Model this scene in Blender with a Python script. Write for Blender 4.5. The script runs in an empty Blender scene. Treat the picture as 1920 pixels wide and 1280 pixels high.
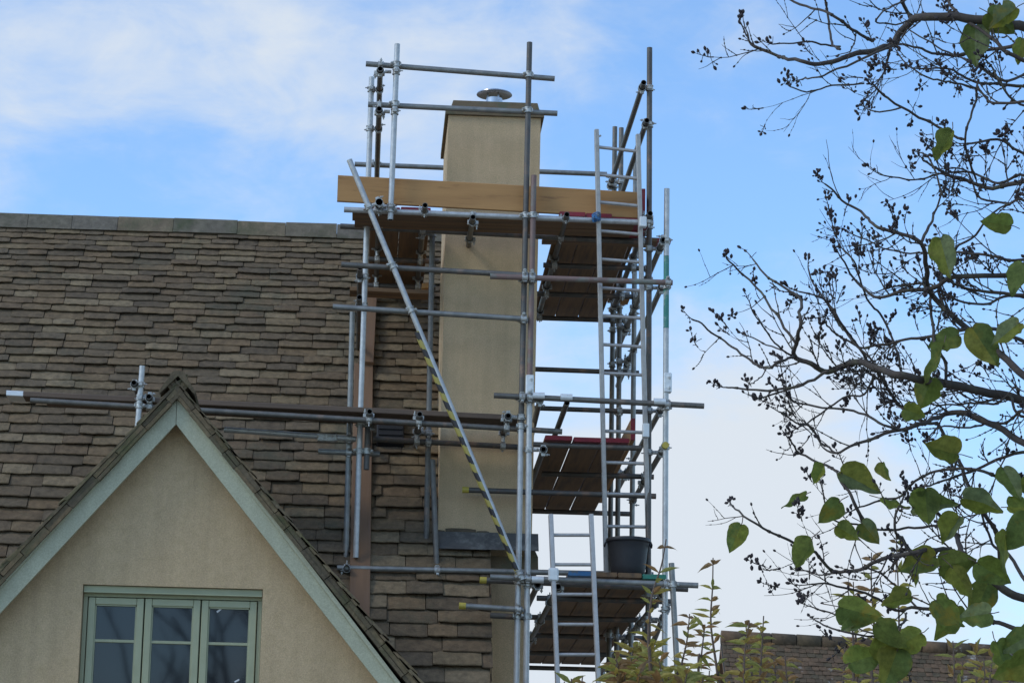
import bpy, bmesh, math, random
from mathutils import Vector, Matrix, noise
R = math.radians
random.seed(7)
S = bpy.context.scene
COL = S.collection
# ------------------------------------------------------------------ camera
F = 5160.0                                   # focal length in photo pixels (1920 wide)
cY = Vector((-305, -1210, -F)).normalized()  # world +Y (into the facade) seen from the camera
cU = Vector((.02, 1, -.2357)); cU = (cU - cU.dot(cY)*cY).normalized()
cX = cY.cross(cU)
M3 = Matrix((cX, cY, cU))
CAM = Vector((0, -22.6, 1.6))
cam = bpy.data.cameras.new('camera'); co = bpy.data.objects.new('camera', cam); COL.objects.link(co)
co.matrix_world = Matrix.Translation(CAM) @ M3.to_4x4()
cam.sensor_width = 36; cam.lens = F/1920*36; cam.clip_start = .1; cam.clip_end = 3000
S.camera = co
def P(x, y, Y):
    """point of the plane at depth Y that the photograph shows at pixel x, y"""
    d = M3 @ Vector((x-960, 640-y, -F))
    return CAM + d*((Y-CAM.y)/d.y)
# ------------------------------------------------------------------ light
SUN_EL, SUN_AZ = R(42), R(-112)              # azimuth from +Y towards +X
w = bpy.data.worlds.new('World'); S.world = w; w.use_nodes = True
wn, wl = w.node_tree.nodes, w.node_tree.links
wn.clear()
def wnode(t, **k):
    n = wn.new(t)
    for a, b in k.items(): setattr(n, a, b)
    return n
sky = wnode('ShaderNodeTexSky', sky_type='NISHITA', sun_disc=False)
sky.sun_elevation = SUN_EL; sky.sun_rotation = SUN_AZ
sky.air_density = 1.0; sky.dust_density = .6; sky.ozone_density = 1.5
tc = wnode('ShaderNodeTexCoord')
def wmath(op, a, b=None, c=None, clamp=False):
    n = wnode('ShaderNodeMath', operation=op); n.use_clamp = clamp
    for i, v in enumerate((a, b, c)):
        if v is None: continue
        if isinstance(v, (int, float)): n.inputs[i].default_value = v
        else: wl.new(v, n.inputs[i])
    return n.outputs[0]
def wnoise(scale, detail, rough, stretch, dist=0.0, off=(0, 0, 0)):
    mp = wnode('ShaderNodeMapping'); mp.inputs['Scale'].default_value = stretch; mp.inputs['Location'].default_value = off
    mp.inputs['Rotation'].default_value = (0, .25, 0)
    wl.new(tc.outputs['Generated'], mp.inputs['Vector'])
    n = wnode('ShaderNodeTexNoise'); n.inputs['Scale'].default_value = scale; n.inputs['Detail'].default_value = detail
    n.inputs['Roughness'].default_value = rough; n.inputs['Distortion'].default_value = dist
    wl.new(mp.outputs[0], n.inputs['Vector']); return n.outputs['Fac']
def bump_dir(x, y, rad):                       # a soft bank of cloud round one direction of the sky
    d = (M3 @ Vector((x-960, 640-y, -F))).normalized()
    n = wnode('ShaderNodeVectorMath', operation='DISTANCE'); wl.new(tc.outputs['Generated'], n.inputs[0]); n.inputs[1].default_value = d
    q = wmath('DIVIDE', n.outputs['Value'], rad/F)
    q = wmath('MULTIPLY', q, q)
    q = wmath('MULTIPLY', q, -1.0)
    return wmath('POWER', 2.718, q)
def summed(lst):
    a = None
    for wgt, x, y, rad in lst:
        t = wmath('MULTIPLY', bump_dir(x, y, rad), wgt)
        a = t if a is None else wmath('ADD', a, t)
    return a
banks = summed([(.16, 150, 150, 420), (.16, 620, 90, 330), (.85, 1150, 1120, 400), (.52, 1500, 1080, 330), (.12, 1350, 700, 200),
                (.25, 1000, 120, 200), (-.25, 250, 400, 230), (-.3, 1100, 250, 200), (-.32, 1300, 450, 260), (-.15, 1150, 650, 160), (-.2, 1700, 260, 300)])
n1 = wnoise(9, 6, .58, (1, 1, 2.6), .5)
n2 = wnoise(22, 5, .6, (1, 1, 1.8), .4, (3, 1, 2))
f = wmath('ADD', wmath('MULTIPLY', n1, .95), wmath('MULTIPLY', n2, .8))
f = wmath('ADD', f, banks)
mr = wnode('ShaderNodeMapRange', interpolation_type='SMOOTHSTEP'); wl.new(f, mr.inputs['Value'])
mr.inputs['From Min'].default_value = .66; mr.inputs['From Max'].default_value = 1.48
cl = wnode('ShaderNodeMixRGB'); wl.new(mr.outputs[0], cl.inputs['Fac'])
hs = wnode('ShaderNodeMixRGB', blend_type='MULTIPLY'); hs.inputs['Fac'].default_value = 1
wl.new(sky.outputs['Color'], hs.inputs['Color1']); hs.inputs['Color2'].default_value = (.80, .98, 1.14, 1)
wl.new(hs.outputs[0], cl.inputs['Color1']); cl.inputs['Color2'].default_value = (3.42, 3.74, 4.12, 1)
bg = wnode('ShaderNodeBackground'); bg.inputs['Strength'].default_value = .15
wl.new(cl.outputs[0], bg.inputs['Color'])
wo = wnode('ShaderNodeOutputWorld'); wl.new(bg.outputs[0], wo.inputs['Surface'])
SKYMUL, SKYBG = hs, bg
sl = bpy.data.lights.new('sun', 'SUN'); sl.energy = .6; sl.angle = R(14); sl.color = (1, .95, .87)
so = bpy.data.objects.new('sun', sl); COL.objects.link(so)
sd = Vector((math.sin(SUN_AZ)*math.cos(SUN_EL), math.cos(SUN_AZ)*math.cos(SUN_EL), math.sin(SUN_EL)))
so.rotation_euler = sd.to_track_quat('Z', 'Y').to_euler(); so.location = (-20, -10, 30)
S.view_settings.view_transform = 'Standard'; S.view_settings.look = 'None'
S.view_settings.exposure = .5; S.view_settings.gamma = 1

# ------------------------------------------------------------------ materials
def mat(name, c1, c2=None, scale=8, rough=.8, metal=0, bump=0, bscale=60, c3=None, s3=2.5, t3=(.5, .62), detail=6,
        island=None, trans=0, stretch=(1, 1, 1), spec=None, coords='Object', bdist=.01, streak=0):
    m = bpy.data.materials.new(name); m.use_nodes = True
    n, l = m.node_tree.nodes, m.node_tree.links
    b = n['Principled BSDF']; b.inputs['Roughness'].default_value = rough; b.inputs['Metallic'].default_value = metal
    if spec is not None: b.inputs['Specular IOR Level'].default_value = spec
    t = n.new('ShaderNodeTexCoord'); mp = n.new('ShaderNodeMapping'); l.new(t.outputs[coords], mp.inputs['Vector'])
    mp.inputs['Scale'].default_value = stretch
    def nz(s, d, r=.6):
        q = n.new('ShaderNodeTexNoise'); q.inputs['Scale'].default_value = s; q.inputs['Detail'].default_value = d
        q.inputs['Roughness'].default_value = r; l.new(mp.outputs[0], q.inputs['Vector']); return q.outputs['Fac']
    def mix(fac, a, c):
        q = n.new('ShaderNodeMixRGB'); l.new(fac, q.inputs['Fac'])
        for i, v in ((1, a), (2, c)):
            if isinstance(v, tuple): q.inputs[i].default_value = (*v, 1)
            else: l.new(v, q.inputs[i])
        return q.outputs[0]
    def ramp(fac, lo, hi):
        q = n.new('ShaderNodeMapRange'); q.inputs['From Min'].default_value = lo; q.inputs['From Max'].default_value = hi
        l.new(fac, q.inputs['Value']); return q.outputs[0]
    col = mix(ramp(nz(scale, detail), .3, .7), c1, c2 or tuple(v*.75 for v in c1))
    if island:                                   # a tone of its own for each stone, board or leaf
        g = n.new('ShaderNodeNewGeometry'); cr = n.new('ShaderNodeValToRGB'); l.new(g.outputs['Random Per Island'], cr.inputs['Fac'])
        cr.color_ramp.interpolation = 'CONSTANT'
        e = cr.color_ramp.elements
        while len(e) < len(island): e.new(.5)
        for i, c in enumerate(island): e[i].position = i/len(island); e[i].color = (*c, 1)
        q = n.new('ShaderNodeMixRGB'); q.blend_type = 'MIX'; q.inputs['Fac'].default_value = .56
        l.new(col, q.inputs[1]); l.new(cr.outputs[0], q.inputs[2]); col = q.outputs[0]
        q = n.new('ShaderNodeMixRGB'); q.blend_type = 'MULTIPLY'; q.inputs['Fac'].default_value = .8
        gr = n.new('ShaderNodeMapRange'); gr.inputs['To Min'].default_value = .55; gr.inputs['To Max'].default_value = 1.35
        l.new(nz(scale*3.2, 5, .7), gr.inputs['Value']); gr.inputs['From Min'].default_value = .3; gr.inputs['From Max'].default_value = .7
        l.new(col, q.inputs[1]); l.new(gr.outputs[0], q.inputs[2]); col = q.outputs[0]
    if c3: col = mix(ramp(nz(s3, 7, .7), *t3), col, c3)
    if streak:                                   # rain streaks and patches washed down the face
        m2 = n.new('ShaderNodeMapping'); m2.inputs['Scale'].default_value = (5, 5, .35); l.new(t.outputs[coords], m2.inputs['Vector'])
        q = n.new('ShaderNodeTexNoise'); q.inputs['Scale'].default_value = 2.2; q.inputs['Detail'].default_value = 7; l.new(m2.outputs[0], q.inputs['Vector'])
        g2 = n.new('ShaderNodeMapRange'); g2.inputs['From Min'].default_value = .35; g2.inputs['From Max'].default_value = .62
        g2.inputs['To Min'].default_value = 1-streak; g2.inputs['To Max'].default_value = 1.06; l.new(q.outputs['Fac'], g2.inputs['Value'])
        g3 = n.new('ShaderNodeMapRange'); g3.inputs['To Min'].default_value = .80; g3.inputs['To Max'].default_value = 1.2
        g3.inputs['From Min'].default_value = .3; g3.inputs['From Max'].default_value = .7; l.new(nz(95, 3, .8), g3.inputs['Value'])
        mu = n.new('ShaderNodeMath'); mu.operation = 'MULTIPLY'; l.new(g2.outputs[0], mu.inputs[0]); l.new(g3.outputs[0], mu.inputs[1])
        q = n.new('ShaderNodeMixRGB'); q.blend_type = 'MULTIPLY'; q.inputs['Fac'].default_value = 1; l.new(col, q.inputs[1]); l.new(mu.outputs[0], q.inputs[2]); col = q.outputs[0]
    l.new(col, b.inputs['Base Color'])
    if bump:
        bn = n.new('ShaderNodeBump'); bn.inputs['Strength'].default_value = bump; bn.inputs['Distance'].default_value = bdist
        l.new(nz(bscale, 6, .65), bn.inputs['Height']); l.new(bn.outputs[0], b.inputs['Normal'])
    if trans:
        tr = n.new('ShaderNodeBsdfTranslucent'); l.new(col, tr.inputs['Color'])
        ms = n.new('ShaderNodeMixShader'); ms.inputs[0].default_value = trans
        l.new(b.outputs[0], ms.inputs[1]); l.new(tr.outputs[0], ms.inputs[2]); l.new(ms.outputs[0], n['Material Output'].inputs['Surface'])
    return m
TONES = [(.182, .122, .064), (.118, .082, .047), (.222, .158, .083), (.140, .098, .057), (.190, .122, .062), (.094, .068, .043), (.270, .200, .115), (.150, .096, .052), (.128, .096, .060)]
MT = dict(
 tile=mat('stone_tile', (.178, .123, .067), (.108, .077, .043), 5, .95, bump=.9, bscale=34, island=TONES, c3=(.075, .075, .045), s3=1.6, t3=(.54, .76), bdist=.012),
 tile_moss=mat('mossy_stone_tile', (.14, .115, .07), (.10, .088, .05), 6, .95, bump=.8, bscale=30, island=TONES[:6], c3=(.085, .085, .035), s3=2.2, t3=(.5, .68), bdist=.012),
 ridge=mat('ridge_stone', (.16, .14, .10), (.11, .098, .08), 4, .95, bump=.6, bscale=26, island=[(.175, .145, .10), (.235, .165, .09), (.165, .138, .105), (.19, .15, .095)], c3=(.075, .08, .04), s3=3, t3=(.5, .7)),
 underlay=mat('roof_underlay', (.03, .026, .02), rough=1),
 render=mat('ochre_render', (.53, .385, .225), (.47, .34, .195), 1.2, .95, bump=.8, bscale=120, bdist=.006, c3=(.42, .31, .165), s3=14, t3=(.45, .8), streak=.04),
 chimrender=mat('weathered_ochre_render', (.62, .445, .26), (.54, .385, .22), 1.6, .95, bump=.8, bscale=120, bdist=.006, c3=(.49, .355, .20), s3=4, t3=(.45, .75), streak=.03),
 sage=mat('sage_green_paint', (.41, .405, .275), (.37, .365, .245), 6, .55, bump=.1, bscale=60, streak=.03),
 sagewin=mat('pale_green_window_paint', (.36, .37, .23), (.32, .33, .20), 9, .5, bump=.05),
 stonecap=mat('stained_cap_stone', (.20, .145, .085), (.145, .105, .06), 9, .95, bump=.5, bscale=60, c3=(.12, .12, .07), s3=6, t3=(.5, .65)),
 lead=mat('lead_sheet', (.115, .105, .092), (.07, .066, .06), 9, .8, .0, bump=.3, bscale=24, c3=(.20, .19, .165), s3=6, t3=(.5, .66)),
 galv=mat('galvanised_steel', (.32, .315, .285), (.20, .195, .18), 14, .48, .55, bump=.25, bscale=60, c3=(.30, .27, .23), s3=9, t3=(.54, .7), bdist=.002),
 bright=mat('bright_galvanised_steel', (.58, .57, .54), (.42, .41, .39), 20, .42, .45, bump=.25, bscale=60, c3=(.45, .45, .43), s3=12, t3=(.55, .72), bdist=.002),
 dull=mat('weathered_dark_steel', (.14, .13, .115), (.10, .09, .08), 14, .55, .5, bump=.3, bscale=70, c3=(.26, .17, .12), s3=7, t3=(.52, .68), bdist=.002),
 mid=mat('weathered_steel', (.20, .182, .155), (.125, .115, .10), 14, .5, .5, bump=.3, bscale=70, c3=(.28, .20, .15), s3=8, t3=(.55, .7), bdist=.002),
 rust=mat('rust_red_steel', (.26, .165, .14), (.20, .14, .12), 8, .65, .3, bump=.3, bscale=60, c3=(.22, .24, .20), s3=3, t3=(.5, .62), bdist=.002),
 greenp=mat('worn_green_paint', (.05, .26, .20), (.08, .22, .18), 12, .55, .1, bump=.2, c3=(.45, .48, .45), s3=7, t3=(.52, .62)),
 fit=mat('zinc_coupler', (.62, .62, .58), (.36, .35, .32), 40, .5, .6, bump=.4, bscale=90, bdist=.003, c3=(.22, .18, .14), s3=30, t3=(.5, .65)),
 whitefit=mat('pale_zinc_sleeve', (.78, .79, .77), (.66, .67, .66), 25, .45, .3, bump=.2),
 yellow=mat('yellow_plastic_cap', (.52, .41, .06), (.42, .32, .05), 20, .5),
 tube_in=mat('tube_bore', (.02, .019, .018), rough=.9),
 pine=mat('new_pine_board', (.50, .265, .095), (.37, .185, .065), 2.2, .75, bump=.25, bscale=20, stretch=(.6, 5, 5), c3=(.24, .115, .045), s3=4.2, t3=(.57, .70), bdist=.003),
 board=mat('weathered_board', (.235, .135, .066), (.15, .088, .047), 3, .85, bump=.35, bscale=20, stretch=(6, .4, 6), c3=(.11, .075, .05), s3=1.5, t3=(.5, .7), bdist=.003),
 boardx=mat('weathered_board_lengthwise', (.235, .135, .066), (.15, .088, .047), 3, .85, bump=.35, bscale=20, stretch=(.4, 6, 6), c3=(.11, .075, .05), s3=1.5, t3=(.5, .7), bdist=.003),
 roofboard=mat('orange_brown_board', (.22, .125, .068), (.165, .095, .052), 3, .85, bump=.3, bscale=20, stretch=(6, .4, .4), c3=(.20, .12, .08), s3=2.5, t3=(.5, .7), bdist=.003),
 darkboard=mat('dark_walkway_board', (.16, .105, .07), (.10, .07, .05), 3, .8, bump=.3, bscale=20, stretch=(.4, 6, 6), bdist=.003),  # deeper brown than the other boards
 red=mat('crimson_end_paint', (.30, .016, .03), (.20, .018, .026), 16, .6, bump=.2, c3=(.20, .05, .045), s3=12, t3=(.58, .7)),
 blue=mat('blue_end_paint', (.05, .20, .42), (.05, .16, .33), 16, .6, c3=(.15, .15, .13), s3=14, t3=(.52, .65)),
 green=mat('green_end_paint', (.03, .23, .15), (.03, .18, .12), 16, .6, c3=(.12, .13, .11), s3=14, t3=(.55, .68)),
 alu=mat('scuffed_aluminium', (.50, .475, .445), (.40, .375, .35), 18, .45, .45, bump=.15, bscale=50, c3=(.40, .365, .33), s3=9, t3=(.55, .7), bdist=.002),
 bucket=mat('black_rubber', (.016, .016, .019), (.024, .023, .024), 12, .55, bump=.1, c3=(.06, .055, .05), s3=8, t3=(.66, .76)),
 steel=mat('polished_steel', (.55, .55, .56), (.45, .46, .47), 14, .22, .95, bump=.1, bscale=20),
 black=mat('matt_black', (.012, .011, .011), rough=.8),
 bark=mat('dark_twig_bark', (.085, .065, .05), (.05, .04, .034), 40, .9, bump=.6, bscale=120, bdist=.003, c3=(.11, .105, .06), s3=18, t3=(.54, .68)),
 pod=mat('dark_seed_capsule', (.045, .033, .033), (.03, .022, .024), 60, .85),
 leaf=mat('lilac_leaf', (.22, .24, .04), (.13, .16, .035), 22, .6, spec=.25, trans=.55, island=[(.21, .26, .045), (.14, .20, .055), (.26, .27, .04), (.12, .17, .05), (.30, .27, .05), (.22, .26, .14), (.16, .19, .04)], c3=(.30, .22, .03), s3=9, t3=(.55, .68)),
 autumn=mat('autumn_leaf', (.30, .20, .04), (.32, .26, .05), 30, .6, trans=.45, island=[(.50, .42, .08), (.38, .38, .09), (.34, .13, .07), (.48, .34, .08), (.26, .11, .08), (.30, .33, .09), (.44, .36, .07), (.40, .22, .08)]),
 stem=mat('brown_stem', (.15, .10, .07), (.10, .07, .05), 40, .85),
 clay=mat('lichened_clay_tile', (.14, .09, .05), (.09, .062, .036), 3, .95, bump=.5, bscale=16, island=[(.13, .08, .045), (.10, .07, .04), (.17, .10, .055), (.08, .065, .036)], c3=(.38, .36, .32), s3=1.7, t3=(.60, .68)),
 brick=mat('red_brown_brick', (.25, .14, .10), (.19, .12, .09), 6, .95, bump=.4),
 pale_ground=mat('light_bounce_ground', (.34, .30, .24), (.26, .23, .18), 3, .95, bump=.5, bscale=40),  # pale tone picked so the unseen ground bounces light up under the boards
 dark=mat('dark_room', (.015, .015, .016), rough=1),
 sticker=mat('white_paper_label', (.7, .7, .68), rough=.7),
 floorw=mat('interior_plaster', (.10, .10, .10), rough=1),
 treebark=mat('grey_bark', (.08, .07, .06), rough=.95, bump=.5),
)
g = bpy.data.materials.new('window_glass'); g.use_nodes = True
b = g.node_tree.nodes['Principled BSDF']; b.inputs['Base Color'].default_value = (.012, .013, .015, 1); b.inputs['Roughness'].default_value = .03
b.inputs['IOR'].default_value = 1.55
MT['glass'] = g
def tape_mat():
    m = bpy.data.materials.new('hazard_tape'); m.use_nodes = True; n, l = m.node_tree.nodes, m.node_tree.links
    b = n['Principled BSDF']; b.inputs['Roughness'].default_value = .5
    uv = n.new('ShaderNodeUVMap'); sp = n.new('ShaderNodeSeparateXYZ'); l.new(uv.outputs[0], sp.inputs[0])
    def mm(op, a, c):
        q = n.new('ShaderNodeMath'); q.operation = op
        for i, v in ((0, a), (1, c)):
            if isinstance(v, float): q.inputs[i].default_value = v
            else: l.new(v, q.inputs[i])
        return q.outputs[0]
    nzn = n.new('ShaderNodeTexNoise'); nzn.inputs['Scale'].default_value = 9
    ph = mm('ADD', mm('MULTIPLY', sp.outputs['Y'], 6.2), mm('MULTIPLY', sp.outputs['X'], 1.0))
    ph = mm('ADD', ph, mm('MULTIPLY', nzn.outputs['Fac'], .35))
    s = mm('GREATER_THAN', mm('FRACT', ph, 0.0), .5)
    mx = n.new('ShaderNodeMixRGB'); l.new(s, mx.inputs[0]); mx.inputs[1].default_value = (.035, .03, .03, 1); mx.inputs[2].default_value = (.38, .31, .075, 1)
    l.new(mx.outputs[0], b.inputs['Base Color']); return m
MT['tape'] = tape_mat()

# ------------------------------------------------------------------ object helpers
def props(o, label=None, cat=None, group=None, kind=None):
    if label: o['label'] = label
    if cat: o['category'] = cat
    if group: o['group'] = group
    if kind: o['kind'] = kind
    return o
def thing(name, label, cat, loc, group=None):
    o = bpy.data.objects.new(name, None); COL.objects.link(o); o.location = loc; o.empty_display_size = .2
    return props(o, label, cat, group)
def wloc(o):
    v = Vector((0, 0, 0))
    while o is not None: v += o.location; o = o.parent
    return v
def mesh(name, verts, faces, m, parent=None, smooth=False, uv=None, fmat=None):
    """one mesh object; verts in world space, origin at their middle"""
    vs = [Vector(v) for v in verts]
    lo = Vector((min(v.x for v in vs), min(v.y for v in vs), min(v.z for v in vs)))
    hi = Vector((max(v.x for v in vs), max(v.y for v in vs), max(v.z for v in vs)))
    c = (lo+hi)/2
    me = bpy.data.meshes.new(name); me.from_pydata([v-c for v in vs], [], faces)
    ms = m if isinstance(m, (list, tuple)) else [m]
    for k in ms: me.materials.append(MT[k] if isinstance(k, str) else k)
    if fmat: me.polygons.foreach_set('material_index', fmat)
    if smooth: me.polygons.foreach_set('use_smooth', [True]*len(me.polygons))
    if uv:
        u = me.uv_layers.new(name='UVMap')
        for p in me.polygons:
            for li, vi in zip(p.loop_indices, p.vertices): u.data[li].uv = uv[vi]
    me.validate(); me.update()
    o = bpy.data.objects.new(name, me); COL.objects.link(o)
    if parent is not None:
        o.parent = parent; o.location = c - wloc(parent)
    else: o.location = c
    return o
class MB:
    def __init__(s): s.v = []; s.f = []; s.m = []; s.uv = []
    def add(s, v, f, mi=0, uv=None):
        k = len(s.v); s.v += [Vector(q) for q in v]; s.f += [[i+k for i in q] for q in f]; s.m += [mi]*len(f)
        s.uv += uv if uv else [(0, 0)]*len(v)
    def box(s, o, a, b_, c, mi=0, ch=0):       # corner o and three edge vectors; ch = chamfer
        o, a, b_, c = Vector(o), Vector(a), Vector(b_), Vector(c)
        if a.cross(b_).dot(c) < 0: o = o+c; c = -c
        if not ch:
            s.add([o, o+a, o+a+b_, o+b_, o+c, o+a+c, o+a+b_+c, o+b_+c],
                  [(3, 2, 1, 0), (4, 5, 6, 7), (0, 1, 5, 4), (1, 2, 6, 5), (2, 3, 7, 6), (3, 0, 4, 7)], mi); return
        bm = bmesh.new(); vs = [bm.verts.new(q) for q in (o, o+a, o+a+b_, o+b_, o+c, o+a+c, o+a+b_+c, o+b_+c)]
        for q in [(3, 2, 1, 0), (4, 5, 6, 7), (0, 1, 5, 4), (1, 2, 6, 5), (2, 3, 7, 6), (3, 0, 4, 7)]: bm.faces.new([vs[i] for i in q])
        bmesh.ops.bevel(bm, geom=bm.edges[:], offset=ch, segments=1, affect='EDGES')
        bm.verts.index_update(); s.add([v.co.copy() for v in bm.verts], [[v.index for v in q.verts] for q in bm.faces], mi); bm.free()
    def frame(s, d):
        d = d.normalized(); a = Vector((0, 0, 1)) if abs(d.z) < .9 else Vector((0, 1, 0))
        x = a.cross(d).normalized(); return x, d.cross(x)
    def cyl(s, a, b_, r0, r1=None, n=14, mi=0, cap=True):
        a, b_ = Vector(a), Vector(b_); r1 = r0 if r1 is None else r1
        x, y = s.frame(b_-a); v = []
        for p, r in ((a, r0), (b_, r1)):
            for i in range(n): t = 2*math.pi*i/n; v.append(p+x*r*math.cos(t)+y*r*math.sin(t))
        f_ = [(i, (i+1) % n, n+(i+1) % n, n+i) for i in range(n)]
        if cap: f_ += [tuple(range(n-1, -1, -1)), tuple(range(n, 2*n))]
        s.add(v, f_, mi)
    def tube(s, pts, rad, n=6, mi=0):          # tapering run through points
        pts = [Vector(p) for p in pts]; m_ = len(pts); v = []
        px = None
        for i, p in enumerate(pts):
            d = (pts[min(i+1, m_-1)]-pts[max(i-1, 0)])
            if d.length < 1e-7: d = Vector((0, 0, 1))
            d.normalize()
            if px is None: px, _ = s.frame(d)
            x = (px - px.dot(d)*d).normalized(); px = x; y = d.cross(x)
            r = rad[i] if isinstance(rad, (list, tuple)) else rad
            for k in range(n): t = 2*math.pi*k/n; v.append(p+x*r*math.cos(t)+y*r*math.sin(t))
        f_ = []
        for i in range(m_-1):
            for k in range(n): a = i*n+k; b_ = i*n+(k+1) % n; f_.append((a, b_, b_+n, a+n))
        f_ += [tuple(range(n-1, -1, -1)), tuple(range((m_-1)*n, m_*n))]
        s.add(v, f_, mi)
    def lathe(s, c, prof, n=32, mi=0):         # profile [(r, z)] about vertical axis through c
        c = Vector(c); v = []; f_ = []
        for r, z in prof:
            for i in range(n): t = 2*math.pi*i/n; v.append(c+Vector((r*math.cos(t), r*math.sin(t), z)))
        for j in range(len(prof)-1):
            for i in range(n): a = j*n+i; b_ = j*n+(i+1) % n; f_.append((a, b_, b_+n, a+n))
        s.add(v, f_, mi)
    def build(s, name, m, parent=None, smooth=False, uv=False):
        return mesh(name, s.v, s.f, m, parent, smooth, s.uv if uv else None, s.m)
def auto_smooth(o, ang=40):
    me = o.data
    bm = bmesh.new(); bm.from_mesh(me)
    for e in bm.edges:
        e.smooth = len(e.link_faces) == 2 and e.calc_face_angle(0) < R(ang)
    for f_ in bm.faces: f_.smooth = True
    bm.to_mesh(me); bm.free(); return o

# ------------------------------------------------------------------ ground
mesh('ground', [(-400, -400, 0), (400, -400, 0), (400, 600, 0), (-400, 600, 0)], [(0, 1, 2, 3)], 'pale_ground')['kind'] = 'structure'

# ------------------------------------------------------------------ stone tiled roofs
def tiled(name, m, org, U, V, width, length, parent, e0=.25, e1=.10, wmin=.17, wmax=.44, clip=None, seed=1, under='underlay', th=(.034, .050), over=2.0, umin=0.0, tail=1.55):
    """courses of irregular stone tiles; org = left end of the eave, U along it, V up the slope"""
    rnd = random.Random(seed)
    U, V = Vector(U).normalized(), Vector(V).normalized(); N = U.cross(V).normalized()
    org = Vector(org); mb = MB(); s = 0.0
    while s < length-.02:
        t = s/length; e = (e0+(e1-e0)*t)*rnd.uniform(.93, 1.07)
        ulim0, ulim1 = umin, width
        u = ulim0 - rnd.random()*wmax*.4
        while u < ulim1:
            wd = rnd.uniform(wmin, wmax)*(1-.25*t)
            if u+wd > ulim1-.07: wd = ulim1-u+rnd.uniform(-.012, .012)
            a0 = max(u, ulim0)
            if clip is None or clip(a0+wd/2, s+e/2):
                T = rnd.uniform(*th)*(1-.55*t); L = min(e*over, length-s+.03); gap = rnd.uniform(.002, .008)
                W = u+wd-a0-gap; nu = max(4, int(W/.05))
                dz = rnd.uniform(-.004, .004); sk = rnd.uniform(-.007, .007); lift = rnd.uniform(0, .005)
                pn = rnd.uniform(0, 50)
                rows = []
                for (vv, nn) in ((.07, -.5), (.050, .25), (.006, .5), (0, .7), (.005, .92), (.016, 1.0), (e*.55, 1.0), (L, .55)):
                    row = []
                    for i in range(nu+1):
                        q = i/nu; du = q*W
                        j = .008*(noise.noise(Vector((pn+q*5, s*3, 1)))) + .006*noise.noise(Vector((pn+q*14, s, 4)))
                        cr = max(0, .010-min(du, W-du))*.8
                        v_ = s + dz + sk*(q-.5) + vv + (j + cr if vv < e*.4 else 0)
                        edge = .82 if (i == 0 or i == nu) and nn > .5 else 1
                        base = T*tail*(1-vv/L) + lift      # tail rides on the course below
                        zz = base + T*nn*edge + (.004*noise.noise(Vector((du*9+pn, v_*9, 2))) if nn > .8 else 0)
                        row.append(org+U*(a0+du)+V*v_+N*zz)
                    rows.append(row)
                vs = [p for r_ in rows for p in r_]; k = nu+1; fs = []
                for r_ in range(len(rows)-1):
                    for i in range(nu): fs.append((r_*k+i, r_*k+i+1, (r_+1)*k+i+1, (r_+1)*k+i))
                # sides and underside
                nb = len(vs)
                vs += [rows[0][0]-N*T*.3, rows[0][-1]-N*T*.3, rows[-1][-1]-N*T*.6, rows[-1][0]-N*T*.6]
                left = [r_*k for r_ in range(len(rows))]; right = [r_*k+nu for r_ in range(len(rows))]
                fs.append(tuple([nb]+left+[nb+3])); fs.append(tuple([nb+2]+right[::-1]+[nb+1]))
                fs.append((nb, nb+1, right[0], left[0]))
                mb.add(vs, fs)
            u += wd
        s += e
    o = mb.build(name, m, parent)
    return o

house = thing('stone_roofed_house', 'large house with brown stone tile roof, ochre rendered gable and tall chimney wrapped in scaffolding', 'house', P(500, 1280, -1)*Vector((1, 1, 0)) if False else Vector((-2.5, 1.0, 0)))
# main roof plane through the foot of the chimney's front face
c0 = P(900, 1020, .8); PITCH = math.atan(1.43)
V = Vector((0, math.cos(PITCH), math.sin(PITCH)))
def roof_z(Y): return c0.z + 1.43*(Y-.8)
def on_roof(x, y, lift=0):                        # photo pixel to the point of the main roof it shows
    lo, hi = -3.0, 6.0
    for _ in range(60):
        m_ = (lo+hi)/2
        if P(x, y, m_).z > roof_z(m_): lo = m_
        else: hi = m_
    p = P(x, y, (lo+hi)/2); return p + Vector((0, -math.sin(PITCH), math.cos(PITCH)))*lift
rt = on_roof(690, 440); RY, RZ = rt.y, rt.z
XR = on_roof(919, 1110).x
XL = P(-500, 700, 2).x
EY = -1.1; Lr = (RY-EY)/math.cos(PITCH)
org = Vector((XL, EY, roof_z(EY)))
cm = (P(841, 600, .8).x, P(1012, 600, .8).x)
wing_apex = P(335, 704, -2.2)
WZ = wing_apex.z; WYE = .8 + (WZ-c0.z)/1.43
def clipmain(u, s):
    x = org.x+u; Y = EY + s*math.cos(PITCH); z = roof_z(Y)
    # hidden under the wing's own roof
    if z < WZ - abs(x-wing_apex.x)*1.17 - .35: return False
    return True
roof = tiled('roof', 'tile', org, (1, 0, 0), V, XR-XL, Lr-.06, house, .197, .074, .24, .47, clipmain, seed=3)
N = Vector((0, -math.sin(PITCH), math.cos(PITCH)))
u_ = MB(); u_.box(org-N*.12, (XR-XL-.02, 0, 0), V*Lr, N*.115)
ub = u_.build('roof_deck', 'underlay', roof)
bk = Vector((0, math.cos(PITCH), -math.sin(PITCH)))
backo = Vector((XR, 2*RY-EY, roof_z(EY)))
broof = tiled('rear_roof', 'tile', backo, (-1, 0, 0), (0, -math.cos(PITCH), math.sin(PITCH)), XR-XL, Lr-.06, house, .3, .2, .3, .6, None, seed=5)
u_ = MB(); u_.box(backo-Vector((0, math.sin(PITCH), math.cos(PITCH)))*.12, (-(XR-XL-.02), 0, 0), Vector((0, -math.cos(PITCH), math.sin(PITCH)))*Lr, Vector((0, math.sin(PITCH), math.cos(PITCH)))*.115)
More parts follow.
